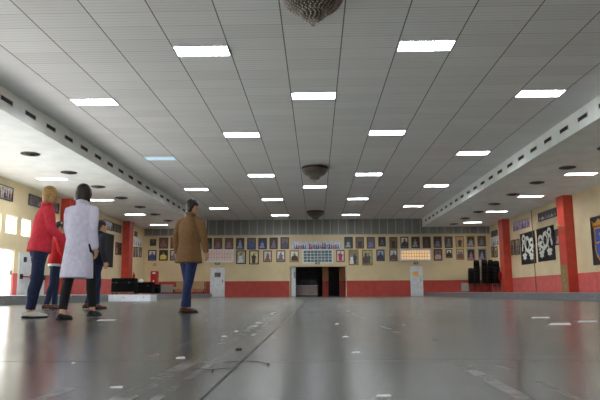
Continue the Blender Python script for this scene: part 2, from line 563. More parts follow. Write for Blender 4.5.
# raised platforms along both sides, edged with granite
def prism(bm, poly, z0, z1):
    lo = [bm.verts.new((x, y, z0)) for x, y in poly]; hi = [bm.verts.new((x, y, z1)) for x, y in poly]
    n = len(poly)
    bm.faces.new(lo); bm.faces.new(hi)
    for i in range(n): bm.faces.new((lo[i], lo[(i + 1) % n], hi[(i + 1) % n], hi[i]))
bm = bmesh.new()
prism(bm, [(7.62, YB), (7.72, 36), (8.15, 25), (8.6, 19), (8.9, 14), (8.9, Y0), (XR, Y0), (XR, YB)], 0, PH)
struct('floor_platform_right', bm, M['kerb'])
bm = bmesh.new()
prism(bm, [(-7.45, YB), (-7.75, 30), (-7.95, 21), (-8.3, 15), (-8.3, Y0), (XL, Y0), (XL, YB)], 0, PH)
struct('floor_platform_left', bm, M['kerb'])

# ------------------------------------------------------------------ lobby seen through the doorway
YL = YB + 6.5
bm = bmesh.new()
bx(bm, DW0 - 2.5, DW1 + 2.5, YL, YL + .1, 0, 3.2)
struct('wall_lobby_back', bm, M['lobby_dark'])
bm = bmesh.new()
bx(bm, DW0 - 2.5, DW0 - 2.4, YB + .2, YL, 0, 3.2)
struct('wall_lobby_left', bm, M['lobby_dark'])
bm = bmesh.new()
bx(bm, DW1 + 2.4, DW1 + 2.5, YB + .2, YL, 0, 3.2)
struct('wall_lobby_right', bm, M['lobby_dark'])
bm = bmesh.new(); bx(bm, DW0 - 2.5, DW1 + 2.5, YB + .2, YL + .1, 3.2, 3.3)
struct('ceiling_lobby', bm, M['lobby_dark'])
for k, (x0, x1, yy, lab) in enumerate(((322.3, 328.6, YB + 1.4, 'orange lobby pillar with red base standing behind the end of the reception counter'),
                                       (339.6, 345.5, YB + .9, 'orange lobby pillar with red base beside the right jamb of the central doorway'))):
    p = onY(x0, 290, yy); q = onY(x1, 290, yy)
    bm = bmesh.new(); bx(bm, p.x, q.x, yy, yy + .45, 0, 3.19)
    tag(struct('pillar', bm, M['orange_pillar']), lab, 'pillar')
yc = YB + 1.6
p = onY(296.5, 285.3, yc); q = onY(317.5, 285.3, yc)
cn = thing('reception_counter', ((p.x + q.x) / 2, yc, 0), 'pale pinkish grey reception counter in the dark lobby behind the doorway', 'counter')
hw = (q.x - p.x) / 2; zt = p.z
bm = bmesh.new(); bx(bm, -hw, hw, 0, .06, .07, zt - .04); bx(bm, -hw, -hw + .05, .06, .6, .07, zt - .04); bx(bm, hw - .05, hw, .06, .6, .07, zt - .04)
obj('front_panel', bm, M['counter'], cn)
bm = bmesh.new(); bx(bm, -hw - .02, hw + .02, -.03, .65, zt - .04, zt)
obj('counter_top', bm, M['white_door'], cn)
bm = bmesh.new(); bx(bm, -hw + .03, hw - .03, .03, .55, 0, .07)
obj('plinth', bm, M['black_plastic'], cn)
def monitor(px, label):
    pp = onY(px, 285.3, yc + .3)
    t = thing('monitor', (pp.x, yc + .3, zt + .001), label, 'monitor')
    bm = bmesh.new(); bx(bm, -.1, .1, -.07, .07, 0, .015); bx(bm, -.02, .02, 0, .02, .015, .14)
    obj('stand', bm, M['black_plastic'], t)
    bm = bmesh.new(); bx(bm, -.22, .22, -.02, .02, .12, .40)
    obj('screen', bm, M['black_plastic'], t)
    return t
monitor(303.5, 'dark monitor standing on the lobby counter, nearer the white door leaf')
monitor(312.5, 'dark monitor standing on the lobby counter, nearer the orange pillar')
pp = onY(302, 256, YL)
# open door leaf folded back at the doorway
p = onY(291.3, 268, YB - .0); q = onY(295.6, 268, YB - .0)
bm = bmesh.new(); bx(bm, p.x, p.x + .055, YB - .10, YB + .75, .012, DWZ - .02)
bx(bm, p.x + .055, p.x + .30, YB + .22, YB + .27, .012, DWZ - .02)
d5 = struct('door_5', bm, M['pale_door'])
bm = bmesh.new(); bx(bm, p.x + .3, p.x + .32, YB + .20, YB + .22, .95, 1.1); bx(bm, p.x + .16, p.x + .27, YB + .20, YB + .22, 1.3, 1.75)
obj('door_handle', bm, M['steel'], d5)

# ------------------------------------------------------------------ doors on the back wall
def back_door(n, x0, x1, ytop, m, pane):
    a, b, z0, z1 = rectY(x0, ytop, x1, 296)
    bm = bmesh.new(); bx(bm, a, b, YB - .05, YB - .004, .01, z1)
    d = struct('door_%d' % n, bm, m)
    bm = bmesh.new()
    for q0, q1, c0, c1 in ((a - .06, a, 0, z1 + .06), (b, b + .06, 0, z1 + .06), (a, b, z1, z1 + .06)):
        bx(bm, q0, q1, YB - .06, YB - .002, c0, c1)
    obj('door_frame', bm, M['white_door'], d)
    bm = bmesh.new(); bx(bm, *pane[0], YB - .058, YB - .05, *pane[1])
    obj('window_pane' if n == 6 else 'notice_paper', bm, pane[2], d)
    bm = bmesh.new(); bx(bm, b - .13, b - .08, YB - .11, YB - .05, 1.0, 1.2)
    obj('door_handle', bm, M['bright_red'] if n == 6 else M['steel'], d)
    return d
r = rectY(214.8, 272.6, 220.7, 277)
back_door(6, 211.3, 223.8, 268.4, M['pale_door'], ((r[0], r[1]), (r[2], r[3]), M['dark_glass']))
r = rectY(412.8, 271.5, 418.2, 275.8)
back_door(7, 410.8, 422.6, 267.3, M['white_door'], ((r[0], r[1]), (r[2], r[3]), M['notice_orange']))

def exit_sign(x0, y0, x1, y1, lab):
    a, b, c, d = rectY(x0, y0, x1, y1)
    t = thing('exit_sign', ((a + b) / 2, YB - .001, c), lab, 'sign', 'emergency signs over the back wall doors')
    bm = bmesh.new(); bx(bm, -(b - a) / 2, (b - a) / 2, -.06, 0, 0, d - c)
    obj('sign_box', bm, M['green_sign'], t)
    bm = bmesh.new(); h = d - c
    pts = [(-.10, .42), (.02, .42), (.02, .25), (.10, .5), (.02, .75), (.02, .58), (-.10, .58)]   # arrow
    bm.faces.new([bm.verts.new((u, -.061, h * v)) for u, v in pts])
    obj('pictogram', bm, M['white'], t)
exit_sign(215.2, 262.6, 219.8, 264.6, 'small emergency sign box above the white door with the dark pane')
exit_sign(315.2, 262.4, 319.8, 264.3, 'small emergency sign box above the open central doorway')
exit_sign(413.6, 262.3, 418.2, 264.3, 'small emergency sign box above the door with the orange notice')

# ------------------------------------------------------------------ pillars on the side walls
def pillar(side, y0, y1, label, n):
    prot = .45
    bm = bmesh.new()
    if side > 0: bx(bm, XR - prot, XR, y0, y1, PH, ZS)
    else: bx(bm, XL, XL + prot, y0, y1, PH, ZS)
    o = struct('pillar', bm, M['red_pillar'])
    tag(o, label, 'pillar')
    return o
y1r = onX(575, 240, XR).y
p1 = pillar(1, onX(575.3, 240, XR).y, onX(575.3, 240, XR).y + .85, 'red pillar on the right wall between the crest banner and the black hangings', 0)
yq = onX(575.3, 240, XR).y
bm = bmesh.new(); bx(bm, XR - .456, XR - .45, yq + .12, yq + .85, PH, 1.55)
obj('bare_patch', bm, M['olive'], p1)
pillar(1, onX(511, 255, XR).y, onX(511, 255, XR).y + .85, 'red pillar on the right wall beside the stacks of black chairs', 1)
pillar(-1, onX(121.8, 255, XL).y, onX(121.8, 255, XL).y + .85, 'red pillar on the left wall behind the dark jacket, near the back corner', 2)
pillar(-1, onX(121.8, 255, XL).y - 9.5, onX(121.8, 255, XL).y - 8.7, 'red pillar on the left wall half hidden behind the two women', 3)

# thin pipe down the right wall between the hangings
yp = onX(535.2, 250, XR).y
bm = bmesh.new(); loft(bm, [(0, 0, PH - .0), (0, 0, 2.4), (0, 0, ZS)], [.022] * 3, 8, round_ends=False)
o = tag(obj('pipe', bm, M['pipe']), 'thin brown pipe running down the right wall between the two black hangings', 'pipe')
o.location = (XR - .085, yp, 0.0)

# ------------------------------------------------------------------ ceiling fixtures
def make_light(m, w=1.13, d=.50):
    t = thing('ceiling_light', (0, 0, 0), 'x', 'ceiling light')
    bm = bmesh.new(); bx(bm, -w / 2, w / 2, -d / 2, d / 2, -.006, -.002)
    obj('diffuser', bm, m, t)
    bm = bmesh.new(); f = .022
    bx(bm, -w / 2 - f, -w / 2, -d / 2 - f, d / 2 + f, -.025, -.001); bx(bm, w / 2, w / 2 + f, -d / 2 - f, d / 2 + f, -.025, -.001)
    bx(bm, -w / 2, w / 2, -d / 2 - f, -d / 2, -.025, -.001); bx(bm, -w / 2, w / 2, d / 2, d / 2 + f, -.025, -.001)
    obj('frame', bm, M['white_metal'], t)
    bm = bmesh.new()
    for i in range(1, 4):
        yy = -d / 2 + d * i / 4; bx(bm, -w / 2, w / 2, yy - .006, yy + .006, -.022, -.006)
    for i in range(1, 14):
        xx = -w / 2 + w * i / 14; bx(bm, xx - .003, xx + .003, -d / 2, d / 2, -.020, -.006)
    obj('louvre', bm, M['white_metal'], t)
    return t
rows = {'second row from the left soffit': (-2.43, [12.30, 19.32, 26.35, 33.4, 40.4]),
        'middle row': (-.03, [15.40, 29.4]),
        'second row from the right soffit': (2.37, [12.2, 19.25, 26.3, 33.4, 40.4]),
        'row beside the left soffit': (-6.03, [15.68, 22.72, 29.8, 36.8]),
        'row beside the right soffit': (5.97, [15.45, 22.35, 29.4, 36.5])}
proto = None; protoc = None
for rn, (x, ys) in rows.items():
    for i, y in enumerate(ys):
        lab = 'recessed louvred fluorescent panel, %s from the camera in the %s' % (ORD[i], rn)
        cool = (x < -6 and i == 1)
        if cool:
            l = make_light(M['diffuser_cool']); l.location = (x, y, ZC); l['label'] = lab
            l['label'] = 'dim bluish fluorescent panel, second from the camera beside the left soffit'
        elif proto is None:
            proto = l = make_light(M['diffuser']); l.location = (x, y, ZC); l['label'] = lab
        else:
            l = dup(proto, (x, y, ZC), lab)
        l['group'] = 'fluorescent panels in the strip ceiling'
ps = None
for s, nm, xs in ((-1, 'left', -10.65), (1, 'right', 10.5)):
    for i, y in enumerate((23.6, 29.2, 34.8, 40.3)):
        lab = 'white fluorescent panel in the low ceiling over the %s platform, %s from the camera' % (nm, ORD[i])
        if ps is None:
            ps = l = make_light(M['side_diffuser'], 1.14, .40); l.location = (xs, y, ZS); l['label'] = lab
        else: l = dup(ps, (xs, y, ZS), lab)
        l['group'] = 'fluorescent panels over the side platforms'
def make_vent():
    t = thing('ceiling_vent', (0, 0, 0), 'x', 'vent', 'round vents over the side platforms')
    bm = bmesh.new(); lathe(bm, [(.30, -.001), (.31, -.02), (.29, -.035), (.28, -.02), (.28, -.001)], 28)
    obj('rim', bm, M['vent_grey'], t, True)
    bm = bmesh.new()
    for r0, z in ((.25, -.04), (.18, -.055), (.11, -.07)):
        lathe(bm, [(r0, z), (r0 - .06, z + .035), (r0 - .07, z + .03), (r0 - .01, z - .006)], 28)
    obj('cone_grille', bm, M['vent_grey'], t, True)
    bm = bmesh.new(); lathe(bm, [(.28, -.001), (.28, -.004)], 28)
    obj('backing', bm, M['vent_shade'], t)
    return t
pv = None
for s, nm in ((-1, 'left'), (1, 'right')):
    for i in range(8):
        y = 19.2 + 3.13 * i
        lab = 'round black vent in the low ceiling over the %s platform, %s from the camera' % (nm, ORD[i])
        if pv is None: pv = v = make_vent(); v.location = (s * 9.45, y, ZS); v['label'] = lab
        else: v = dup(pv, (s * 9.45, y, ZS), lab)
# slot vents in the upright faces of the soffits
def make_slot(s):
    t = thing('slot_vent', (0, 0, 0), 'x', 'vent', 'slot vents along the %s soffit' % ('left' if s < 0 else 'right'))
    bm = bmesh.new(); bx(bm, -.003 if s < 0 else -.010, .010 if s < 0 else .003, -.3, .3, -.055, .055)
    obj('shade_panel', bm, M['vent_shade'], t)  # raised dark slab in place of a hole, shade put into its colour
    bm = bmesh.new()
    for a, b, c, d in ((-.32, .32, .055, .075), (-.32, .32, -.075, -.055), (-.32, -.30, -.055, .055), (.30, .32, -.055, .055)):
        bx(bm, -.004 if s < 0 else -.016, .016 if s < 0 else .004, a, b, c, d)
    obj('rim', bm, M['soffit_face'], t)
    bm = bmesh.new(); bx(bm, *((.010, .016) if s < 0 else (-.016, -.010)), -.3, .3, -.008, .008)
    obj('slat', bm, M['vent_black'], t)
    return t
for s, nm, X in ((-1, 'left', SL), (1, 'right', SR)):
    pv = None
    for i in range(21):
        y = (15.45 if s > 0 else 14.6) + 1.3 * i
        if y > 42.5: break
        lab = 'dark slot vent in the face of the %s soffit, %s from the camera' % (nm, ORD[i])
        if pv is None: pv = v = make_slot(s); v.location = (X, y, ZS + .30); v['label'] = lab
        else: v = dup(pv, (X, y, ZS + .30), lab)
# ------------------------------------------------------------------ chandeliers
def make_chandelier():
    t = thing('chandelier', (0, 0, 0), 'x', 'chandelier', 'chandeliers along the middle of the ceiling')
    bm = bmesh.new(); lathe(bm, [(.06, 0), (.30, -.004), (.30, -.03), (.06, -.05)], 24)
    obj('ceiling_plate', bm, M['bronze'], t, True)
    bm = bmesh.new()
    lathe(bm, [(.50, -.02), (.545, -.03), (.55, -.07), (.53, -.09), (.545, -.12), (.50, -.13), (.47, -.11), (.47, -.03)], 48)
    for k in range(32):
        a = 2 * PI * k / 32; ball(bm, Vector((.545 * math.cos(a), .545 * math.sin(a), -.065)), .026, 8, 6)
    obj('rim', bm, M['bronze'], t, True)
    bm = bmesh.new()
    prof = [(.53, -.12), (.52, -.17), (.49, -.23), (.44, -.29), (.37, -.345), (.29, -.385), (.22, -.41), (.225, -.45), (.195, -.50), (.13, -.54), (.05, -.56)]
    lathe(bm, [(r * .94, z + .012) for r, z in prof], 40)
    obj('bowl', bm, mat('smoky glass bowl', (58, 50, 44), 0.4, 50, 0.5), t, True)
    bm = bmesh.new()
    for j in range(20):
        f = j / 19 * (len(prof) - 1); i0 = min(int(f), len(prof) - 2); fr = f - i0
        r = prof[i0][0] * (1 - fr) + prof[i0 + 1][0] * fr; z = prof[i0][1] * (1 - fr) + prof[i0 + 1][1] * fr
        n = max(8, int(2 * PI * r / .075))
        for k in range(n):
            a = 2 * PI * (k + .5 * (j % 2)) / n
            c = Vector((r * math.cos(a), r * math.sin(a), z)); q = .021
            vs = [bm.verts.new(c + Vector(d) * q) for d in ((1, 0, 0), (0, 1, 0), (-1, 0, 0), (0, -1, 0), (0, 0, 1), (0, 0, -1))]
            for i in range(4):
                bm.faces.new((vs[i], vs[(i + 1) % 4], vs[4])); bm.faces.new((vs[(i + 1) % 4], vs[i], vs[5]))
    obj('bead_net', bm, M['crystal'], t)
    bm = bmesh.new(); lathe(bm, [(.012, -.555), (.03, -.57), (.014, -.59), (.04, -.62), (.035, -.65), (.006, -.67)], 16)
    obj('finial', bm, M['crystal'], t, True)
    return t
pc = None
for y, lab in ((9.75, 'crystal basket chandelier closest to the camera, cut by the top of the picture'),
               (24.6, 'crystal basket chandelier halfway down the hall, in front of a lit ceiling panel'),
               (38.4, 'crystal basket chandelier furthest down the hall, by the grey upper panels')):
    if pc is None: pc = make_chandelier(); pc.location = (-.02, y, ZC); pc['label'] = lab
    else: dup(pc, (-.02, y, ZC), lab)

# ------------------------------------------------------------------ pictures
def figure(bm, cx, z0, w, h, mi, style, put, head=None):
    """a standing, half-length or bust figure as flat print areas; put(u, v) -> vertex"""
    def poly(pts, m=mi):
        f = bm.faces.new([put(*p) for p in pts]); f.material_index = m
    hr = h * (.17 if style != 'stand' else .11)
    zt = z0 + h
    n = 10
    sh = zt - 1.9 * hr
    if style == 'bust':
        poly([(cx - w * .56, z0), (cx + w * .56, z0), (cx + w * .52, sh - h * .16), (cx + w * .30, sh - h * .03), (cx + w * .1, sh + h * .03), (cx - w * .1, sh + h * .03), (cx - w * .30, sh - h * .03), (cx - w * .52, sh - h * .16)])
    elif style == 'dress':
        poly([(cx - w * .62, z0), (cx + w * .5, z0), (cx + w * .34, z0 + h * .22), (cx + w * .2, z0 + h * .46), (cx + w * .36, sh - h * .05), (cx + w * .14, sh + h * .03), (cx - w * .14, sh + h * .03), (cx - w * .36, sh - h * .05), (cx - w * .24, z0 + h * .42), (cx - w * .5, z0 + h * .2)])
    else:
        poly([(cx - w * .26, z0), (cx + w * .24, z0), (cx + w * .30, z0 + h * .45), (cx + w * .38, sh - h * .06), (cx + w * .12, sh + h * .02), (cx - w * .12, sh + h * .02), (cx - w * .38, sh - h * .06), (cx - w * .30, z0 + h * .45)])
    poly([(cx + hr * .72 * math.cos(2 * PI * k / n), zt - hr + hr * math.sin(2 * PI * k / n)) for k in range(n)], mi if head is None else head)

def wall_picture(name, axis, P, A0, A1, Z0, Z1, frame_m, fw, bg, figs, label, cat, group=None, mount=None, depth=.035):
    """picture hung on plane axis=P (Y: back wall seen along +Y; X+: right wall; X-: left wall)"""
    w, h = abs(A1 - A0), Z1 - Z0
    ca = (A0 + A1) / 2
    if axis == 'Y': loc, rz = (ca, P - .002, Z0), 0
    elif axis == 'X+': loc, rz = (P - .002, ca, Z0), -PI / 2
    else: loc, rz = (P + .002, ca, Z0), PI / 2
    t = thing(name, loc, label, cat, group, rz)
    bm = bmesh.new()
    mats = [bg]
    bx(bm, -w / 2 + fw * .5, w / 2 - fw * .5, -depth * .5, 0, fw * .5, h - fw * .5)
    lay = [0]
    def put(u, v):
        return bm.verts.new((max(-w / 2 + fw * .9, min(w / 2 - fw * .9, u)), -depth * .5 - .001 - .0012 * lay[0], max(fw * .9, min(h - fw * .9, v))))
    if mount:
        mats.append(mount); mi = 1
        iw, ih = w / 2 - fw, h - fw
        lay[0] = 1
        mo = min(w, h) * .16
        # mount: an inner print on a pale board
        mats[0], mats[1] = mount, bg
        f = bm.faces.new([put(-iw + mo, fw + mo), put(iw - mo, fw + mo), put(iw - mo, ih - mo), put(-iw + mo, ih - mo)]); f.material_index = 1
    for k, (u, v, fwid, fh, m, st) in enumerate(figs):
        mats.append(m); mi_ = len(mats) - 1; lay[0] = 2 + k
        if fw > 0: mats.append(cmat(HEADS[(k + int(abs(A0) * 7)) % 4]))
        figure(bm, u * w, fw + v * (h - 2 * fw), fwid * w, fh * (h - 2 * fw), mi_, st, put, len(mats) - 1 if fw > 0 else None)
    obj('print' if fw > 0 else 'hanging_sheet', bm, mats, t, fix=True)
    if fw > 0:
        bm = bmesh.new()
        bx(bm, -w / 2, -w / 2 + fw, -depth, 0, 0, h); bx(bm, w / 2 - fw, w / 2, -depth, 0, 0, h)
        bx(bm, -w / 2 + fw, w / 2 - fw, -depth, 0, 0, fw); bx(bm, -w / 2 + fw, w / 2 - fw, -depth, 0, h - fw, h)
        obj('frame', bm, frame_m, t)
    return t

HEADS = ((150, 118, 100), (120, 92, 78), (92, 72, 64), (136, 104, 92))
DKB, BRW, GLD, BLK, SLV = M['dark_wood'], M['brown_wood'], M['gold'], M['black_frame'], M['silver']
C = lambda *c: cmat(c)
# (x0,y0,x1,y1, frame, background, [figure colour, style], what it shows)
TOP = [
 (150, 239.2, 156, 245.8, DKB, C(70, 66, 70), [(C(40, 44, 60), 'bust')], 'small dark framed portrait'),
 (159.2, 237.6, 168, 248.6, DKB, C(88, 52, 46), [(C(120, 84, 70), 'bust')], 'reddish framed portrait'),
 (170.5, 237.4, 178.5, 248.6, DKB, C(92, 50, 52), [(C(70, 34, 40), 'dress')], 'dark red framed portrait'),
 (203.5, 238, 211.8, 249, BLK, C(52, 52, 54), [(C(90, 84, 88), 'bust')], 'very dark framed portrait half behind the brown jacket'),
 (213.8, 238, 222.2, 249, BRW, C(104, 80, 72), [(C(140, 104, 124), 'dress')], 'brown framed portrait of a mauve figure'),
 (225, 238, 233.2, 249.2, BRW, C(110, 78, 64), [(C(146, 110, 136), 'dress')], 'brown framed portrait of a lilac figure on tan'),
 (236, 238, 244.2, 249.6, DKB, C(52, 50, 62), [(C(128, 138, 172), 'dress')], 'dark framed portrait of a pale blue pointed gown'),
 (247.2, 238, 255.8, 249.6, DKB, C(96, 92, 98), [(C(64, 82, 148), 'bust')], 'dark framed portrait of a broad blue figure'),
 (258.3, 238, 266.9, 249.2, DKB, C(54, 58, 92), [(C(120, 140, 196), 'dress')], 'dark framed portrait of a bright blue gown'),
 (269.5, 237.6, 277.8, 249, DKB, C(72, 60, 66), [(C(120, 104, 124), 'dress')], 'dark framed portrait of a greyish pink figure'),
 (280.5, 237.3, 289, 248.9, DKB, C(118, 108, 108), [(C(82, 84, 104), 'bust')], 'dark framed portrait of a slate grey figure'),
 (344.2, 236.9, 353, 248.5, BLK, C(52, 54, 56), [(C(136, 160, 164), 'dress')], 'black framed portrait of a pale teal gown'),
 (355.4, 237, 364.2, 248.6, BRW, C(96, 92, 88), [(C(50, 54, 56), 'stand')], 'brown framed portrait of a dark standing figure'),
 (366.6, 237, 375.2, 248.6, BRW, C(100, 92, 96), [(C(114, 118, 176), 'dress')], 'brown framed portrait of a violet blue gown'),
 (378.2, 237, 385.8, 246.4, BLK, C(44, 36, 52), [(C(72, 84, 90), 'dress')], 'smaller black framed portrait with purple backdrop'),
 (389.2, 237, 397.6, 248.8, BRW, C(108, 92, 72), [(C(60, 54, 46), 'stand')], 'brown framed sepia portrait'),
 (400.3, 236.8, 408.6, 248.2, BLK, C(206, 198, 190), [(C(60, 60, 60), 'bust')], 'black framed oval grey portrait on white'),
 (411.2, 236.8, 420, 248.2, DKB, C(46, 38, 36), [(C(150, 148, 144), 'dress')], 'dark framed portrait of a grey white gown'),
 (422.4, 236.6, 431, 248, DKB, C(58, 38, 36), [(C(84, 56, 66), 'dress')], 'dark framed portrait of a maroon gown'),
 (433.4, 236.4, 442, 247.8, DKB, C(46, 42, 50), [(C(116, 114, 136), 'dress')], 'dark framed portrait of a grey blue gown'),
 (444.4, 236.4, 453, 248, DKB, C(62, 44, 40), [(C(112, 98, 118), 'dress')], 'dark framed portrait of a dusky mauve gown'),
 (455.3, 236.2, 464.2, 247.4, GLD, C(186, 158, 116), [(C(48, 40, 34), 'stand')], 'gilt framed portrait of a dark figure on pale tan'),
 (466.4, 236, 475.2, 246.8, GLD, C(34, 32, 38), [(C(150, 156, 176), 'dress')], 'gilt framed portrait of a pale gown on black'),
 (477.3, 236, 486.2, 246.2, BRW, C(82, 76, 84), [(C(116, 120, 136), 'dress')], 'brown framed grey portrait beside the corner'),
]
BOT = [
 (148.2, 250, 156, 260.6, BLK, C(206, 208, 204), [(C(62, 80, 128), 'bust')], 'black framed blue and white portrait'),
 (159.2, 250, 167.6, 260.6, BLK, C(34, 32, 22), [(C(214, 196, 84), 'bust')], 'black framed yellow portrait on black'),
 (170.2, 250, 177.8, 260.6, BLK, C(176, 168, 164), [(C(120, 96, 100), 'bust')], 'black framed pale portrait partly behind the brown jacket'),
 (236.2, 250.3, 246, 264, BLK, C(170, 158, 130), [(C(196, 204, 214), 'dress')], 'large black framed portrait of a white gown'),
 (249.2, 250.3, 258.8, 264.4, BLK, C(206, 196, 146), [(C(74, 56, 40), 'stand')], 'large black framed portrait of a brown figure on pale yellow'),
 (263.2, 250.4, 271.8, 262, BRW, C(196, 190, 184), [(C(130, 84, 74), 'dress')], 'brown framed portrait of a russet gown on white'),
 (276.3, 250.4, 285.3, 262, BRW, C(216, 214, 214), [(C(120, 108, 104), 'dress')], 'brown framed portrait of a grey gown on white'),
 (289.7, 250.4, 298.8, 262, GLD, C(214, 212, 202), [(C(70, 62, 52), 'bust')], 'gilt framed portrait beside the central glazed panel'),
 (336.2, 250, 344.8, 261.8, BRW, C(218, 214, 214), [(C(178, 50, 70), 'stand')], 'brown framed portrait of a red figure on white'),
 (348.4, 249.6, 358.8, 265.2, GLD, C(120, 122, 96), [(C(222, 226, 224), 'dress'), (C(50, 52, 76), 'stand')], 'large gilt framed wedding style photo'),
 (361.8, 249.8, 372.8, 265, GLD, C(160, 164, 136), [(C(78, 56, 76), 'bust'), (C(60, 90, 50), 'stand')], 'large gilt framed colourful photo'),
 (376.3, 249.6, 384.8, 261, DKB, C(150, 164, 196), [(C(60, 62, 84), 'bust')], 'dark framed portrait on sky blue'),
 (389.3, 249.4, 397.6, 261, BRW, C(196, 206, 214), [(C(90, 80, 74), 'bust')], 'brown framed portrait with white upper half'),
 (433.6, 249, 442.6, 260.6, DKB, C(116, 92, 82), [(C(178, 156, 146), 'bust')], 'dark framed portrait next to the warm lit panel'),
 (445.6, 249.2, 452.6, 257.8, BRW, C(72, 74, 70), [(C(50, 48, 44), 'bust')], 'small square brown framed picture with a pale mount'),
 (456, 248.6, 464.4, 259.8, GLD, C(168, 168, 158), [(C(90, 84, 96), 'bust'), (C(120, 70, 80), 'bust')], 'olive framed group portrait'),
 (466.6, 248.6, 475.6, 260.6, SLV, C(30, 28, 38), [(C(170, 110, 106), 'dress')], 'silver framed dark portrait of a pink gown'),
 (477.8, 248.6, 486.8, 260, SLV, C(40, 36, 50), [(C(138, 138, 160), 'dress')], 'silver framed dark portrait of a grey gown'),
]
for rowname, lst in (('upper', TOP), ('lower', BOT)):
    for i, (x0, y0, x1, y1, fm, bg, figs, desc) in enumerate(lst):
        a, b, c, d = rectY(x0, y0, x1, y1, YB - .04)
        w = b - a
        ff = []
        for k, (m, st) in enumerate(figs):
            off = 0 if len(figs) == 1 else (-.14 if k == 0 else .16)
            ff.append((off + random.uniform(-.04, .04), .02, random.uniform(.6, .8) if len(figs) == 1 else .5, random.uniform(.74, .9), m, st))
        ff2 = []
        for q in ff:
            ff2.append(q)
        sk = cmat((168, 132, 112))
        mount = M['white'] if 'pale mount' in desc else (cmat((214, 206, 190)) if 'oval' in desc else None)
        nb = ORD[i] if i <= len(lst) // 2 else None
        where = '%s in the %s row' % (('number %s' % ORD[i]), rowname)
        lab = '%s, %s from the left in the %s row on the back wall' % (desc, ORD[i], rowname)
        if len(lab.split()) > 16: lab = '%s, %s from left in back wall %s row' % (desc, ORD[i], rowname)
        if len(lab.split()) > 16: lab = '%s, %s in %s row' % (desc, ORD[i], rowname)
        wall_picture('framed_photo', 'Y', YB, a, b, c, d, fm, .075, bg, ff2, lab, 'framed photo', 'framed photos on the back wall', mount)
# long banner over the central glazed panel: a line of costumed people
a, b, c, d = rectY(292.3, 241.6, 342.6, 249.2)
figs = []
cols = [(96, 150, 186), (60, 70, 92), (150, 48, 92), (170, 60, 90), (70, 84, 104), (86, 126, 150), (190, 190, 200), (126, 36, 66), (150, 40, 74), (90, 88, 96), (76, 100, 120), (96, 80, 100), (160, 110, 120), (120, 50, 66), (66, 74, 84)]
for k in range(22):
    figs.append((-.455 + .91 * k / 21, .05, .05, random.uniform(.5, .78), C(*cols[k % len(cols)]), 'dress' if k % 3 else 'stand'))
wall_picture('banner', 'Y', YB, a, b, c, d, M['white'], 0, C(196, 200, 214), figs, 'long printed banner showing a row of costumed people above the central glazed panel', 'banner', depth=.02)

# --- pictures on the side walls
def sideL(x0, x1, t0, t1, b0, b1):
    p, q, r, s = onX(x0, t0, XL), onX(x1, t1, XL), onX(x0, b0, XL), onX(x1, b1, XL)
    return p.y, q.y, (r.z + s.z) / 2, (p.z + q.z) / 2
def sideR(x0, x1, t0, t1, b0, b1):
    p, q, r, s = onX(x0, t0, XR), onX(x1, t1, XR), onX(x0, b0, XR), onX(x1, b1, XR)
    return q.y, p.y, (r.z + s.z) / 2, (p.z + q.z) / 2
def many(n, cols, h=.7, w=.12):
    return [(-.44 + .88 * k / max(1, n - 1) + random.uniform(-.01, .01), .04, w, h * random.uniform(.85, 1.1), C(*cols[k % len(cols)]), 'bust' if k % 2 else 'dress') for k in range(n)]
def ph(side, geo, *a, **k):
    wall_picture(a[0], 'X-' if side < 0 else 'X+', XL if side < 0 else XR, *geo, *a[1:], **k)
ph(-1, sideL(-9, 13.0, 181.5, 187.6, 198, 199.8), 'framed_photo', BLK, .03, C(196, 190, 186), many(9, [(50, 48, 62), (70, 60, 80), (120, 60, 60), (40, 44, 70), (186, 170, 150)], .8, .09), 'long framed group photo high above the bright windows on the left wall', 'framed photo')
ph(-1, sideL(28.8, 58.6, 193.8, 203.5, 205.6, 213.6), 'framed_photo', BLK, .06, C(96, 82, 84), many(7, [(120, 104, 110), (70, 56, 64), (140, 120, 120)], .7, .12), 'wide dark framed group photo on the left wall behind the woman in coral', 'framed photo')
ph(-1, sideL(103.5, 112.0, 219.0, 222.2, 229.2, 231.0), 'framed_photo', BLK, .04, C(186, 194, 196), many(5, [(60, 60, 70), (90, 100, 110)], .6, .14), 'pale panoramic group photo above the black hanging on the left wall', 'framed photo')
ph(-1, sideL(112.8, 120.5, 222.9, 225.6, 231.4, 233.0), 'framed_photo', BLK, .04, C(98, 104, 100), many(5, [(50, 56, 56), (130, 134, 130)], .6, .14), 'grey panoramic group photo beside the pale one on the left wall', 'framed photo')
ph(-1, sideL(115.4, 118.3, 241.8, 242.6, 254.8, 255.0), 'framed_photo', BRW, .06, C(98, 46, 40), [(0, .03, .7, .8, C(150, 150, 140), 'dress')], 'narrow reddish framed portrait beside the black hanging on the left wall', 'framed photo')
ph(-1, sideL(118.8, 121.4, 242.6, 243.2, 255.0, 255.2), 'framed_photo', BRW, .06, C(80, 40, 34), [(0, .03, .7, .8, C(60, 30, 30), 'dress')], 'narrow dark red framed portrait beside the red left pillar', 'framed photo')
ph(-1, sideL(134.2, 137.2, 231.0, 232.0, 236.4, 237.0), 'framed_photo', BLK, .05, C(50, 50, 62), many(3, [(150, 150, 160), (60, 60, 80)], .6, .2), 'dark group photo high on the left wall beyond the pillar', 'framed photo')
ph(-1, sideL(134.0, 140.8, 237.6, 239.2, 245.4, 246.6), 'poster', BLK, 0, C(214, 220, 232), many(4, [(120, 130, 170), (170, 150, 170), (90, 100, 130)], .7, .16), 'white poster on the left wall between the pillar and the back corner', 'poster')
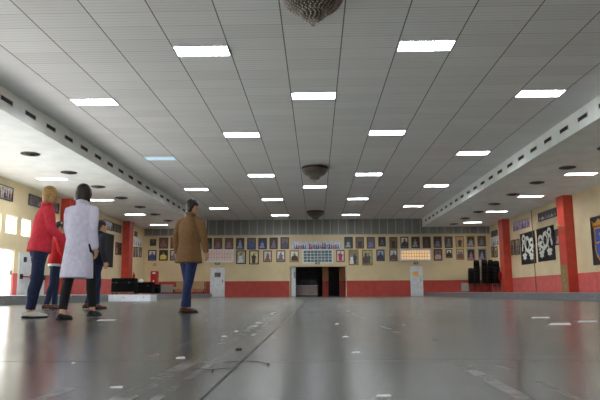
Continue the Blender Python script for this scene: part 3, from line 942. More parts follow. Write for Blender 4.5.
for k, (x0, x1) in enumerate(((133.6, 135.2), (136.0, 138.0), (139.2, 141.4))):
    ph(-1, sideL(x0, x1, 246.4 + k * .3, 246.8 + k * .3, 257.4, 257.2), 'framed_photo', DKB, .07, C(*((126, 120, 100), (140, 136, 170), (106, 90, 110))[k]), [(0, .03, .6, .8, C(*((60, 50, 40), (90, 84, 130), (160, 150, 170))[k]), 'dress')], ('tan', 'lilac', 'purple')[k] + ' narrow framed portrait under the white poster on the left wall', 'framed photo')
# right wall
ph(1, sideR(590.6, 622, 218.3, 209, 262.3, 266.5), 'banner', BLK, .03, C(44, 30, 52), [], 'dark banner with a crowned blue crest on the right wall', 'banner')
crest = [o for o in COL.objects if o.get('label', '').startswith('dark banner with a crowned')][0]
g = sideR(590.6, 622, 218.3, 209, 262.3, 266.5)
cw, chh = g[1] - g[0], g[3] - g[2]
def flat(pts, y, m, name, parent, th=.006):
    bm = bmesh.new()
    f = [bm.verts.new((u, y, v)) for u, v in pts]; bk = [bm.verts.new((u, y - th, v)) for u, v in pts]
    n = len(pts); bm.faces.new(f); bm.faces.new(bk)
    for i in range(n): bm.faces.new((f[i], f[(i + 1) % n], bk[(i + 1) % n], bk[i]))
    return obj(name, bm, m, parent)
def shield(s):
    pts = [(-.40 * s, .30 * s + .05), (.40 * s, .30 * s + .05)]
    for k in range(13):
        a = -PI * k / 12
        pts.append((.40 * s * math.cos(a), -.12 * s + .05 + .38 * s * math.sin(a)))
    return [(u * cw, (v + .42) * chh) for u, v in pts]
gold_m = C(214, 158, 44)
flat(shield(1.0), -.019, gold_m, 'shield_border', crest)
flat([(u, v) for u, v in shield(.9)], -.026, C(30, 84, 196), 'shield', crest)
flat([(-.34 * cw, .44 * chh), (.34 * cw, .44 * chh), (.34 * cw, .47 * chh), (-.34 * cw, .47 * chh)], -.033, gold_m, 'shield_bar', crest)
for u, v in ((-.2, .62), (.2, .62), (-.2, .3), (.2, .3)):
    flat([(u * cw + .12 * math.cos(2 * PI * k / 10) * (1 if k % 2 else .5), v * chh + .12 * math.sin(2 * PI * k / 10) * (1 if k % 2 else .5)) for k in range(10)], -.033, gold_m, 'star', crest)
cr = [(-.42, .78), (.42, .78), (.46, .92), (.34, .86), (.24, .95), (.12, .87), (0, .97), (-.12, .87), (-.24, .95), (-.34, .86), (-.46, .92)]
flat([(u * cw, v * chh) for u, v in cr], -.019, gold_m, 'crown', crest)
flat([(-.42 * cw, .785 * chh), (.42 * cw, .785 * chh), (.42 * cw, .81 * chh), (-.42 * cw, .81 * chh)], -.027, C(170, 40, 30), 'crown_band', crest)

ph(1, sideR(513.2, 529.6, 221.6, 217.4, 231.2, 228.0), 'poster', BLK, 0, C(186, 170, 190), many(6, [(90, 80, 110), (150, 80, 130), (180, 120, 160), (70, 80, 110)], .72, .15), 'pinkish group poster high on the right wall above the two slim frames', 'poster')
ph(1, sideR(538.4, 556.4, 213.4, 207.4, 221.6, 217.2), 'framed_photo', BLK, .05, C(58, 48, 52), many(6, [(150, 140, 146), (190, 180, 184), (120, 108, 112)], .6, .14), 'dark panoramic group photo high on the right wall above the black hangings', 'framed photo')
ph(1, sideR(511.0, 514.6, 240.4, 239.8, 255.2, 255.0), 'framed_photo', BRW, .07, C(150, 146, 130), [(0, .03, .7, .8, C(100, 96, 90), 'stand')], 'slim brown framed portrait on the right wall, next to the red pillar', 'framed photo')
ph(1, sideR(515.2, 519.4, 239.6, 238.8, 255.0, 254.6), 'framed_photo', BRW, .07, C(166, 160, 150), [(0, .03, .7, .8, C(110, 100, 96), 'dress')], 'slim brown framed portrait on the right wall, next to the black hanging', 'framed photo')
ph(1, sideR(554.6, 561, 229.8, 228, 245.6, 244.6), 'framed_photo', BLK, .06, C(70, 50, 48), [(0, .03, .6, .8, C(170, 150, 150), 'dress')], 'dark framed portrait squeezed between black hanging and red pillar', 'framed photo')
ph(1, sideR(491.2, 497.6, 231.4, 229.8, 237.0, 236.0), 'framed_photo', BLK, .05, C(90, 80, 92), many(3, [(150, 140, 160), (60, 50, 70)], .7, .2), 'group photo high in the corner above the chair stacks', 'framed photo')
ph(1, sideR(491.6, 498.4, 237.8, 236.6, 246.2, 245.4), 'poster', BLK, 0, C(206, 210, 222), many(4, [(120, 120, 150), (90, 90, 120)], .7, .18), 'white poster on the right wall above the chair stacks', 'poster')
for k, (x0, x1) in enumerate(((491.4, 493.6), (494.4, 497.4))):
    ph(1, sideR(x0, x1, 246.8, 246.4, 257.6, 257.6), 'framed_photo', DKB, .07, C(*((150, 130, 96), (196, 186, 150))[k]), [(0, .03, .6, .8, C(60, 50, 40), 'stand')], ('amber', 'cream')[k] + ' narrow framed portrait under the white poster above the chair stacks', 'framed photo')

# black hangings with mirrored white applique ornament
def hanging(side, x0, x1, t0, t1, b0, b1, mirror, label, orn=True):
    a0, a1, z0, z1 = (sideR if side > 0 else sideL)(x0, x1, t0, t1, b0, b1)
    w, h = a1 - a0, z1 - z0
    X = XR - .002 if side > 0 else XL + .002
    t = thing('wall_hanging', (X, (a0 + a1) / 2, z0), label, 'wall hanging', None, -PI / 2 if side > 0 else PI / 2)
    bm = bmesh.new(); bx(bm, -w / 2, w / 2, -.02, 0, 0, h)
    obj('cloth', bm, M['black_cloth'], t)
    bm = bmesh.new(); loft(bm, [(-w / 2 - .04, -.02, h), (0, -.02, h), (w / 2 + .04, -.02, h)], [.018] * 3, 8, up=Vector((0, 0, 1)))
    obj('hanging_rod', bm, M['dark_wood'], t, True)
    if not orn: return t
    s = -1 if mirror else 1
    def tube(pts, r):
        loft(bm, [(s * u * w, -.026, v * h) for u, v in pts], [(r * w * k, .008) for k in ([.6] + [1] * (len(pts) - 2) + [.6])], 8, up=Vector((0, 1, 0)))
    def arc(cx, cy, rx, ry, a0, a1, n=16):
        return [(cx + rx * math.cos(R(a0 + (a1 - a0) * k / n)), cy + ry * math.sin(R(a0 + (a1 - a0) * k / n))) for k in range(n + 1)]
    bm = bmesh.new()
    tube(arc(-.25, .83, .085, .095, 0, 360, 22), .034)        # hook loop near the outer top
    tube([(-.30, .77), (-.31, .68), (-.34, .58), (-.37, .50), (-.36, .43)], .046)
    tube([(-.22, .75), (-.19, .64), (-.14, .52), (-.04, .44)], .040)
    tube(arc(.0, .62, .115, .175, 0, 360, 26), .026)          # tall oval ring
    tube(arc(.28, .66, .11, .10, 0, 360, 22), .040)          # round swirl
    tube([(.15, .74), (.06, .84), (-.06, .86), (-.16, .80)], .026)
    tube([(-.14, .47), (-.02, .41), (.12, .40), (.24, .45), (.38, .54)], .036)
    tube([(.38, .64), (.42, .54), (.36, .44)], .040)
    tube([(.0, .44), (.06, .36), (.16, .33)], .034)
    tube([(.26, .46), (.32, .38), (.40, .37)], .034)
    tube([(-.14, .47), (-.18, .40), (-.19, .32)], .024)
    tube([(.16, .36), (.22, .31), (.25, .27)], .024)
    obj('scroll_ornament', bm, M['white_cloth'], t, True)
    for cx, cy in ((-.22, .27), (.24, .24)):
        bm = bmesh.new()
        for dx, dy, ex, ey in ((0, 0, 0, -.14), (0, .02, -.15, .03), (0, .02, .15, .03), (0, 0, -.11, -.09), (0, 0, .11, -.09), (0, -.02, 0, .09)):
            loft(bm, [(s * (cx + dx) * w, -.027, (cy + dy) * h), (s * (cx + (dx + ex) * .55) * w, -.027, (cy + (dy + ey) * .55) * h), (s * (cx + ex) * w, -.027, (cy + ey) * h)], [(.042 * w, .008), (.046 * w, .008), (.012 * w, .006)], 8)
        obj('leaf_ornament', bm, M['white_cloth'], t, True)
    return t
hanging(1, 520.2, 534.6, 234.3, 230.7, 265.2, 263.4, False, 'black hanging with white scroll ornament, beside the two slim frames on the right wall')
hanging(1, 536.6, 553.6, 229.6, 225.0, 262.6, 259.8, True, 'black hanging with white scroll ornament, nearer the red pillar with the bare patch')
hanging(-1, 98.0, 113.8, 231.0, 235.0, 267.4, 266.4, True, 'plain black hanging on the left wall behind the dark jacket', orn=False)
# black cable strung across the hangings to the pillar
p = onX(512, 248.5, XR - .06); q = onX(556, 236.2, XR - .06)
bm = bmesh.new(); loft(bm, [p, (p + q) / 2 + Vector((0, 0, -.03)), q], [.012] * 3, 6, up=Vector((1, 0, 0)))
tag(obj('cable', bm, M['wire'], None, True), 'black cable strung across the black hangings on the right wall', 'cable')
# small spotlight on the pillar
yy = yq - .0
t = thing('wall_spotlight', (XR - .46, yq + .35, 3.35), 'small pale spotlight clamped to the red pillar beside the black hanging', 'spotlight')
bm = bmesh.new(); bx(bm, -.06, .01, -.04, .04, -.05, .05); obj('bracket', bm, M['steel'], t)
bm = bmesh.new(); loft(bm, [(-.05, 0, 0), (-.2, .03, .1)], [.05, .075], 12, round_ends=False); obj('lamp_head', bm, mat('cream enamel', (214, 186, 120), .4), t, True)

# ------------------------------------------------------------------ things on the platforms
# white step box
p = onZ(108, 301.2, 0); q = onZ(150, 301.2, 0)
ys = 22.3
xa, xb = onY(108.3, 300, ys).x, onY(150.2, 300, ys).x
t = thing('step_box', ((xa + xb) / 2, ys, 0), 'white painted step box on the floor against the left platform edge', 'step')
hw = (xb - xa) / 2
bm = bmesh.new(); bx(bm, -hw, hw, 0, .04, 0, PH - .03); bx(bm, -hw, -hw + .04, .04, .9, 0, PH - .03); bx(bm, hw - .04, hw, .04, .9, 0, PH - .03); bx(bm, -hw + .04, hw - .04, .86, .9, 0, PH - .03)
obj('riser', bm, M['white_box'], t)
bm = bmesh.new(); bx(bm, -hw - .01, hw + .01, -.015, .92, PH - .03, PH)
obj('tread', bm, M['white_box'], t)
for u in (-.22, .52):
    bm = bmesh.new(); ball(bm, Vector((u, -.005, .14)), .022, 10, 6); obj('bolt', bm, M['steel'], t, True)

def case(x0, x1, ytop, Y, d, label, strip):
    a = onY(x0, ytop, Y); b = onY(x1, ytop, Y)
    w = b.x - a.x; h = a.z - PH
    t = thing('equipment_case', ((a.x + b.x) / 2, Y, PH + .001), label, 'case')
    bm = bmesh.new(); v = bx(bm, -w / 2, w / 2, 0, d, .05, h * .72)
    bmesh.ops.bevel(bm, geom=bm.edges[:], offset=.012, segments=2, affect='EDGES')
    obj('body', bm, M['black_case'], t)
    bm = bmesh.new(); bx(bm, -w / 2, w / 2, 0, d, h * .73, h)
    bmesh.ops.bevel(bm, geom=bm.edges[:], offset=.015, segments=2, affect='EDGES')
    obj('lid', bm, M['black_case'], t)
    for u in (-.28, .28):
        bm = bmesh.new(); bx(bm, u * w - .04, u * w + .04, -.015, 0, h * .68, h * .78); obj('latch', bm, M['vent_black'], t)
    if strip:
        bm = bmesh.new(); bx(bm, -w / 2, w / 2, -.01, 0, .08, .11); obj('edge_strip', bm, M['tan'], t)
    for u in (-1, 1):
        for e in (.06, d - .06):
            bm = bmesh.new(); bx(bm, u * (w / 2 - .08) - .03, u * (w / 2 - .08) + .03, e - .03, e + .03, 0, .05); obj('foot', bm, M['vent_black'], t)
    return t, h, (a.x + b.x) / 2
case(111.5, 134.2, 278.2, 27.6, .6, 'larger black equipment case with a tan strip, on the platform behind the white step', True)
t2, h2, cx2 = case(133.4, 152.0, 282.4, 31.5, .6, 'lower black equipment case on the left platform beneath the white ball', False)
p = onY(141.2, 281, 31.75)
bm = bmesh.new(); ball(bm, Vector((0, 0, .085)), (.13, .13, .085), 20, 12)
o = tag(obj('ball', bm, M['white'], None, True), 'white rounded ball resting on the lower black case', 'ball'); o.location = (p.x, 31.75, PH + h2 + .001)
case(152.4, 158.6, 284.4, 34.0, .5, 'narrow dark equipment case in front of the red cabinet', False)

# fire extinguishers on pillars
def extinguisher(px, py, side, label):
    X = (XL + .45) if side < 0 else (XR - .45)
    p = onX(px, py, X + .0)
    t = thing('fire_extinguisher', (X - side * .10, p.y, 1.0), label, 'fire extinguisher')
    bm = bmesh.new(); lathe(bm, [(.07, 0), (.085, .02), (.085, .44), (.06, .52), (.03, .55)], 20); obj('cylinder', bm, M['bright_red'], t, True)
    bm = bmesh.new(); lathe(bm, [(.025, .55), (.025, .60), (.015, .62)], 12); bx(bm, -.02, .02, -.10, .03, .60, .63); obj('valve', bm, M['black_plastic'], t)
    bm = bmesh.new(); loft(bm, [(0, -.04, .59), (.05, -.10, .5), (.08, -.08, .3), (.085, -.06, .15)], [.012] * 4, 8); obj('hose', bm, M['black_plastic'], t, True)
    bm = bmesh.new(); bx(bm, side * .02, side * .098, -.03, .03, .42, .46) if side > 0 else bx(bm, -.098, -.02, -.03, .03, .42, .46); obj('mount_bracket', bm, M['steel'], t)
extinguisher(132.2, 276, -1, 'red fire extinguisher hanging on the inner side of the left pillar')
extinguisher(501.0, 268, 1, 'red fire extinguisher on the pillar beside the chair stacks')

# red cabinet standing near the back wall
YC = 41.6
a = onY(150.6, 271.2, YC); b = onY(157.4, 271.2, YC)
w = b.x - a.x; h = a.z - PH
t = thing('fire_cabinet', ((a.x + b.x) / 2, YC, PH + .001), 'tall red fire cabinet with white markings in the back left corner', 'cabinet')
bm = bmesh.new(); bx(bm, -w / 2, w / 2, 0, .35, 0, h); bmesh.ops.bevel(bm, geom=bm.edges[:], offset=.02, segments=2, affect='EDGES'); obj('body', bm, M['bright_red'], t)
bm = bmesh.new(); bx(bm, -w / 2 + .04, w / 2 - .04, -.012, 0, .08, h - .3); obj('door', bm, M['bright_red'], t)
bm = bmesh.new(); ball(bm, Vector((0, -.005, h - .13)), (.13, .02, .06), 16, 8); obj('white_badge', bm, M['white'], t, True)
bm = bmesh.new(); bx(bm, -.05, .03, -.02, -.012, h * .52, h * .60); obj('label_plate', bm, M['white'], t)
# small switch box on the wall above it
a, b, c, d = rectY(153.6, 263.4, 155.8, 266)
t = thing('alarm_box', ((a + b) / 2, YB - .001, c), 'small dark alarm box on the back wall above the red cabinet', 'alarm box')
bm = bmesh.new(); bx(bm, -.08, .08, -.06, 0, 0, .17); obj('housing', bm, M['bright_red'], t)
bm = bmesh.new(); bx(bm, -.05, .05, -.065, -.06, .05, .12); obj('mounted_button', bm, M['white'], t)

def radiator(x0, y0, x1, y1, label):
    a, b, c, d = rectY(x0, y0, x1, y1, YB - .06)
    w, h = b - a, d - c
    t = thing('wall_grille', ((a + b) / 2, YB - .001, c), label, 'grille')
    bm = bmesh.new(); bx(bm, -w / 2, w / 2, -.05, 0, 0, h); obj('housing', bm, M['grey_panel'], t)
    bm = bmesh.new()
    n = 8
    for i in range(n):
        z = .06 + (h - .12) * i / (n - 1); bx(bm, -w / 2 + .05, w / 2 - .05, -.062, -.05, z - .012, z + .012)
    obj('slat', bm, M['grey_panel'], t)
radiator(158.6, 284.6, 172.6, 292.2, 'pale grey wall grille between the red cabinet and the wooden bench')
radiator(461.2, 283, 469.2, 291.2, 'pale grey wall grille beside the black chair stacks')

# wooden bench
YW = 41.7
a = onY(174.2, 282, YW); b = onY(205.2, 282, YW)
w = b.x - a.x; h = a.z - PH
t = thing('wooden_bench', ((a.x + b.x) / 2, YW, PH + .001), 'slatted brown wooden bench on the platform behind the man in tweed', 'bench')
bm = bmesh.new()
for i in range(4): bx(bm, -w / 2, w / 2, -.30 + .13 * i, -.20 + .13 * i, .40, .45)
bx(bm, -w / 2, w / 2, -.30, -.27, .28, .40)
obj('seat_slat', bm, M['bench'], t)
bm = bmesh.new()
for i in range(4): bx(bm, -w / 2, w / 2, .22, .25, h - .115 - .125 * i, h - .125 * i)
obj('backrest_slat', bm, M['bench'], t)
for u in (-w / 2 + .06, w / 2 - .06):
    for e, hh in ((-.26, .42), (.18, h - .02)):
        bm = bmesh.new(); bx(bm, u - .03, u + .03, e, e + .04, 0, hh); obj('leg', bm, M['dark_wood'], t)
bm = bmesh.new(); bx(bm, -w / 2, w / 2, -.02, .01, .14, .22); obj('stretcher', bm, M['bench'], t)

# stacks of black chairs in the back right corner
def make_chair():
    t = thing('stacking_chair', (0, 0, 0), 'x', 'chair')
    bm = bmesh.new(); bx(bm, -.20, .20, -.20, .20, .44, .462); bmesh.ops.bevel(bm, geom=bm.edges[:], offset=.008, segments=2, affect='EDGES')
    obj('seat', bm, M['black_plastic'], t)
    bm = bmesh.new()
    loft(bm, [(0, .205, .60), (0, .225, .74), (0, .24, .86), (0, .245, .90)], [(.19, .012), (.20, .012), (.18, .012), (.11, .012)], 14, round_ends=False, exp=3)
    obj('backrest', bm, M['black_plastic'], t, True)
    for u in (-1, 1):
        for e in (-1, 1):
            bm = bmesh.new()
            pts = [(u * .225, e * .23, 0), (u * .205, e * .205, .45)]
            if e > 0: pts.append((u * .175, .235, .80))
            loft(bm, pts, [.006] * len(pts), 6, round_ends=False)
            obj('leg', bm, M['vent_black'], t)
    return t
pch = None
for k, (px, yy, n, rz, lab) in enumerate(((471.2, 41.4, 9, 0, 'black chair in the shortest stack, next to the pale grey wall grille'),
                                         (476.6, 41.9, 15, 0, 'black chair in the tall second stack from the grille'),
                                         (484.6, 41.2, 15, 0, 'black chair in the tall third stack from the grille'),
                                         (490.8, 41.8, 15, 0, 'black chair in the tall stack one short of the red pillar'),
                                         (498.0, 41.0, 14, 0, 'black chair in the stack touching the right wall behind the red pillar'))):
    X = onY(px, 270, yy).x
    X = min(X, XR - .26)
    for i in range(n):
        loc = (X, yy - .018 * i, PH + .001 + .093 * i)
        if pch is None: pch = c = make_chair(); c.location = loc; c['label'] = lab
        else: c = dup(pch, loc, lab)
        c['group'] = 'stack of black chairs, ' + ORD[k] + ' from the grille'

# ------------------------------------------------------------------ scraps on the floor
SCR = [(107.5, 386.6, 124.5, 388.8, 'white paper scrap on the floor closest to the camera, left of the slab joint'),
       (175, 357.2, 186, 359.2, 'white paper scrap left of the slab joint, beyond the closest one'),
       (374.6, 395.2, 392.2, 397.2, 'white paper scrap closest to the camera, right of the slab joint'),
       (351, 351.8, 361.5, 353.2, 'white paper strip right of the slab joint in the middle distance'),
       (341.3, 336.4, 349, 337.6, 'small white paper scrap in the middle, beyond the white strip'),
       (220, 336, 227.5, 337.2, 'small white paper scrap near the pale tracks on the left'),
       (233, 331, 239, 332, 'tiny white paper scrap beside the pale tracks'),
       (545, 322.8, 574, 325.6, 'white strip of paper on the floor in front of the right platform'),
       (530, 316.8, 551, 318.6, 'pale strip of paper on the floor beyond the other right strip'),
       (576, 320.6, 599, 322.4, 'pale paper strip at the right edge of the floor'),
       (95, 319.2, 118, 321.2, 'flat white paper strip on the floor behind the shoe of the woman in white'),
       (71, 362.6, 75.5, 363.8, 'tiny white scrap on the left floor near the bright reflections'),
       (334, 323.6, 339, 324.6, 'tiny white scrap far along the middle of the floor'),
       (402, 324.6, 405.5, 325.4, 'tiny white scrap on the right half of the floor')]
for x0, y0, x1, y1, lab in SCR:
    p, q, r_, s_ = onZ(x0, y1, 0), onZ(x1, y1 - .3, 0), onZ(x1 - 1, y0, 0), onZ(x0 + 2, y0 + .2, 0)
    c = (p + q + r_ + s_) / 4
    bm = bmesh.new()
    # irregular torn outline
    pts = []
    for a, b in ((p, q), (q, r_), (r_, s_), (s_, p)):
        for f in (0, .35, .7):
            v = a.lerp(b, f); v = v + (v - c) * random.uniform(-.30, -.02); pts.append(v - c)
    lo = [bm.verts.new((v.x, v.y, .0008)) for v in pts]; hi = [bm.verts.new((v.x * .99, v.y * .99, .0026 + .001 * random.random())) for v in pts]
    bm.faces.new(lo); bm.faces.new(hi)
    for i in range(len(pts)): bm.faces.new((lo[i], lo[(i + 1) % len(pts)], hi[(i + 1) % len(pts)], hi[i]))
    o = tag(obj('paper_scrap', bm, M['paper']), lab, 'paper', 'paper scraps on the floor'); o.location = (c.x, c.y, 0)
# black thread with knots lying across the slab joint
pts = [onZ(x, y, .004) for x, y in ((189, 366.0), (195, 368), (203, 369), (212, 370), (219, 368.6), (228, 368.2), (238, 368))]
bm = bmesh.new(); loft(bm, pts, [.0013] * len(pts), 6, up=Vector((0, 0, 1))); ball(bm, onZ(212.5, 370, .005), (.006, .006, .004), 10, 6)
tag(obj('string', bm, M['wire'], None, True), 'piece of black string on the floor just left of the slab joint', 'string')
pts = [onZ(x, y, .004) for x, y in ((222, 363), (230, 361.8), (240, 361.4), (250, 361.2), (260, 361.8), (268, 364))]
bm = bmesh.new(); loft(bm, pts, [.0013] * len(pts), 6, up=Vector((0, 0, 1))); ball(bm, onZ(268.5, 364, .005), (.006, .006, .004), 10, 6)
tag(obj('string', bm, M['wire'], None, True), 'piece of black string on the floor crossing the slab joint', 'string')
bm = bmesh.new(); ball(bm, Vector((0, 0, .004)), (.014, .012, .005), 12, 6); ball(bm, Vector((.012, .004, .004)), (.010, .008, .005), 12, 6)
o = tag(obj('dark_scrap', bm, M['wire'], None, True), 'small dark crumpled scrap on the floor left of the slab joint', 'scrap'); p = onZ(238, 350, 0); o.location = (p.x, p.y, 0)

# ------------------------------------------------------------------ people
def bake(name, bm, voxel, m, parent, smooth_it=4):
    bmesh.ops.recalc_face_normals(bm, faces=bm.faces)
    me = bpy.data.meshes.new(name); bm.to_mesh(me); bm.free()
    o = bpy.data.objects.new(name, me); COL.objects.link(o)
    md = o.modifiers.new('r', 'REMESH'); md.mode = 'VOXEL'; md.voxel_size = voxel; md.use_smooth_shade = True
    sm = o.modifiers.new('s', 'SMOOTH'); sm.factor = .5; sm.iterations = smooth_it
    dg = bpy.context.evaluated_depsgraph_get(); dg.update()
    nm = bpy.data.meshes.new_from_object(o.evaluated_get(dg))
    o.modifiers.clear(); o.data = nm
    bpy.data.meshes.remove(me)
    nm.name = name
    nm.materials.clear(); nm.materials.append(m)
    for p in nm.polygons: p.use_smooth = True
    if parent: o.parent = parent
    return o

V = Vector
def person(loc, heading, H, label, pose, look, female=False):
    """local frame: +Y is the way the person walks, X to their right; heading turns it about Z (0 = down the hall)"""
    k = H / 1.75
    sw = .178 if female else .20
    legs = {}
    hipz = .92
    for s, (th, kn) in ((-1, pose['L']), (1, pose['R'])):
        th, kn = R(th), R(kn)
        hip = V((s * .092, 0, hipz))
        ad = pose.get('adduct', 0.0)
        knee = hip + V((s * -(.008 + ad), math.sin(th), -math.cos(th))) * .44
        ank = knee + V((s * -(.006 + ad), math.sin(th - kn), -math.cos(th - kn))) * .405
        legs[s] = [hip, knee, ank, th, kn]
    # rest the lower foot on the floor
    def footpitch(th, kn): return max(-.5, min(.9, kn - th)) if kn > R(12) else 0.0
    drop = {}
    for s, (hip, knee, ank, th, kn) in legs.items():
        fp = footpitch(th, kn) if pose.get('lift', 0) != 0 and pose['lift'] == s else 0.0
        legs[s].append(fp)
        drop[s] = ank.z - .085 - max(0, .14 * math.sin(fp))
    dz = min(drop.values())
    off = V((0, 0, -dz))
    for s in legs:
        for i in range(3): legs[s][i] = legs[s][i] + off
    lean = R(pose.get('lean', 3))
    pel = V((0, 0, hipz)) + off
    def T(x, y, z):
        """torso point: z measured from the pelvis line"""
        return pel + V((x, y * math.cos(lean) + z * math.sin(lean), z * math.cos(lean) - y * math.sin(lean)))
    sh = {s: T(s * sw, -.005, .515) for s in (-1, 1)}
    arms = {}
    for s, (sa, el) in ((-1, pose['LA']), (1, pose['RA'])):
        sa, el = R(sa), R(el)
        out = pose.get('out', .14)
        e = sh[s] + V((s * out, math.sin(sa), -math.cos(sa))).normalized() * .285
        tw = pose.get('fold', {}).get(s, 0.0)
        wv = V((s * (.05 - tw), math.sin(sa + el), -math.cos(sa + el))).normalized()
        w = e + wv * .25
        arms[s] = (e, w, wv)
    # ---- body
    bm = bmesh.new()
    wf = .92 if female else 1.0
    loft(bm, [T(0, 0, -.10), T(0, 0, .0), T(0, .005, .14), T(0, .01, .34), T(0, 0, .48), T(0, -.005, .545)],
         [(.13, .095), (.145, .10), (.125 * wf, .09), (.155 * wf, .105), (.11 * wf, .07), (.06, .05)], 20)
    hy = pose.get('headturn', 0)
    neck0, neck1 = T(0, -.008, .53), T(0, .012, .64)
    loft(bm, [neck0, neck1], [.056 * wf, .052 * wf], 16)
    HC = T(0, .028, .715)
    hr = Euler((-R(pose.get('nod', 4)), 0, R(hy)), 'XYZ').to_matrix()
    def Hd(x, y, z): return HC + hr @ V((x, y, z))
    ball(bm, Hd(0, -.012, .022), (.076, .096, .098), 24, 16, hr)
    ball(bm, Hd(0, .030, -.048), (.056, .060, .066), 20, 12, hr)          # jaw
    loft(bm, [Hd(0, .086, .018), Hd(0, .104, -.022)], [.010, .015], 10)   # nose
    ball(bm, Hd(0, .080, -.098), (.024, .018, .018), 12, 8, hr)           # chin
    for s in (-1, 1):
        ball(bm, Hd(s * .077, -.005, -.008), (.012, .022, .034), 12, 8, hr)   # ears
        ball(bm, Hd(s * .032, .074, -.02), (.022, .018, .02), 12, 8, hr)      # cheeks
    for s in (-1, 1):
        e, w, wv = arms[s]
        loft(bm, [sh[s] + V((-s * .05, 0, -.05)), sh[s] + V((-s * .01, 0, -.05)), (sh[s] + e) / 2, e, e.lerp(w, .35), w], [.04, .042, .044, .038, .036, .026], 14)
        # hand: palm, four fingers, thumb
        n = wv
        side = V((0, 1, 0)) - n * n.y; side.normalize()            # thumb side faces the walking direction
        inn = n.cross(side).normalized()
        if inn.x * s > 0: inn = -inn                              # palm faces the thigh
        pc = w + n * .05
        loft(bm, [w, w + n * .03, w + n * .085], [(.024, .016), (.036, .015), (.040, .013)], 12, up=inn)
        for q, (o_, ln) in enumerate(((.029, .072), (.010, .080), (-.009, .074), (-.027, .058))):
            b0 = w + n * .078 + side * o_
            m1 = b0 + (n * .9 + inn * .25).normalized() * ln * .5
            m2 = m1 + (n * .7 + inn * .7).normalized() * ln * .5
            loft(bm, [b0 - n * .02, b0, m1, m2], [.0105, .0105, .0095, .008], 8, up=side)
        t0 = w + n * .025 + side * .026
        t1 = t0 + (side * .75 + n * .65).normalized() * .034
        t2 = t1 + (side * .25 + n + inn * .25).normalized() * .030
        loft(bm, [t0 - side * .012, t0, t1, t2], [.013, .013, .011, .009], 8, up=inn)
    for s in (-1, 1):
        hip, knee, ank, th, kn, fp = legs[s]
        loft(bm, [hip + V((-s * .02, 0, .02)), hip.lerp(knee, .4), knee, knee.lerp(ank, .32) + V((0, -.014, 0)), ank], [.062, .062, .046, .046, .034], 16)
        fd = V((0, math.cos(fp), -math.sin(fp)))
        heel = ank + V((0, -.035, -.04))
        loft(bm, [ank, ank + V((0, -.01, -.035)), ank + fd * .07 + V((0, 0, -.045)), ank + fd * .15 + V((0, 0, -.060))], [(.033, .035), (.033, .04), (.038, .028), (.036, .016)], 14, up=V((0, 0, 1)))
    root = bake('person', bm, .008, M['skin'], None, 3)
    tag(root, label, 'person')
    # ---- face details
    for s in (-1, 1):
        bm = bmesh.new(); ball(bm, Hd(s * .031, .0745, .012), (.014, .010, .008), 12, 8, hr); eye = obj('eye', bm, M['eye_white'], root, True)
        bm = bmesh.new(); ball(bm, Hd(s * .031, .0825, .012), (.006, .003, .006), 10, 6, hr); obj('iris', bm, M['iris'], eye, True)
        bm = bmesh.new(); loft(bm, [Hd(s * .014, .086, .034), Hd(s * .032, .084, .040), Hd(s * .05, .070, .034)], [.004, .005, .003], 8); obj('eyebrow', bm, look['hair'], root, True)
    bm = bmesh.new(); loft(bm, [Hd(-.022, .083, -.060), Hd(0, .094, -.058), Hd(.022, .083, -.060)], [.004, .007, .004], 8); obj('mouth', bm, M['lips'], root, True)
    # ---- hair
    bm = bmesh.new()
    st = look['hairstyle']
    ball(bm, Hd(0, -.022, .040), (.086, .098, .092), 24, 16, hr)
    if st == 'bob':
        loft(bm, [Hd(0, -.04, .02), Hd(0, -.055, -.05), Hd(0, -.055, -.115)], [(.088, .07), (.092, .062), (.080, .045)], 18)
        for s in (-1, 1): loft(bm, [Hd(s * .072, -.01, .05), Hd(s * .086, .0, -.02), Hd(s * .080, -.005, -.10)], [(.026, .05), (.022, .05), (.018, .04)], 12)
    elif st == 'long':
        loft(bm, [Hd(0, -.04, .03), Hd(0, -.07, -.06), Hd(0, -.085, -.16), Hd(0, -.085, -.21)], [(.088, .07), (.090, .055), (.085, .04), (.06, .025)], 18)
        for s in (-1, 1): loft(bm, [Hd(s * .070, -.005, .05), Hd(s * .086, .0, -.03), Hd(s * .078, -.02, -.14)], [(.026, .05), (.022, .045), (.016, .03)], 12)
    else:
        loft(bm, [Hd(0, -.045, .02), Hd(0, -.066, -.04), Hd(0, -.062, -.075)], [(.080, .055), (.068, .035), (.05, .022)], 18)
        for s in (-1, 1): loft(bm, [Hd(s * .074, .03, .05), Hd(s * .08, .018, -.005)], [(.012, .03), (.007, .014)], 10)
    # the hairline leaves the face free: push hair that lies in front of the face back
    for v in bm.verts:
        q = hr.transposed() @ (v.co - HC)
        if q.y > .050 and q.z < .062:
            q.y = .050; v.co = HC + hr @ q
    bake('hair', bm, .010, look['hair'], root, 2)
    # ---- trousers
    bm = bmesh.new()
    loft(bm, [T(0, 0, -.06), T(0, 0, .02), T(0, .003, .13)], [(.165, .12), (.172, .125), (.148, .108)], 20)
    cuff = look.get('cuff', 1.0)
    for s in (-1, 1):
        hip, knee, ank, th, kn, fp = legs[s]
        kb = knee + V((0, .004, 0))
        end = knee.lerp(ank, look.get('cut', 1.0)) + V((0, -.004, -.0))
        loft(bm, [hip + V((-s * .012, -.005, .04)), hip + V((0, -.008, -.06)), hip.lerp(knee, .5), kb, knee.lerp(ank, .35) + V((0, -.012, 0)), knee.lerp(ank, .7), end],
             [.098, .098, .084, .066, .064, .056 * cuff, .054 * cuff], 18, round_ends=False)
    bake('trousers', bm, .011, look['trousers'], root, 4)
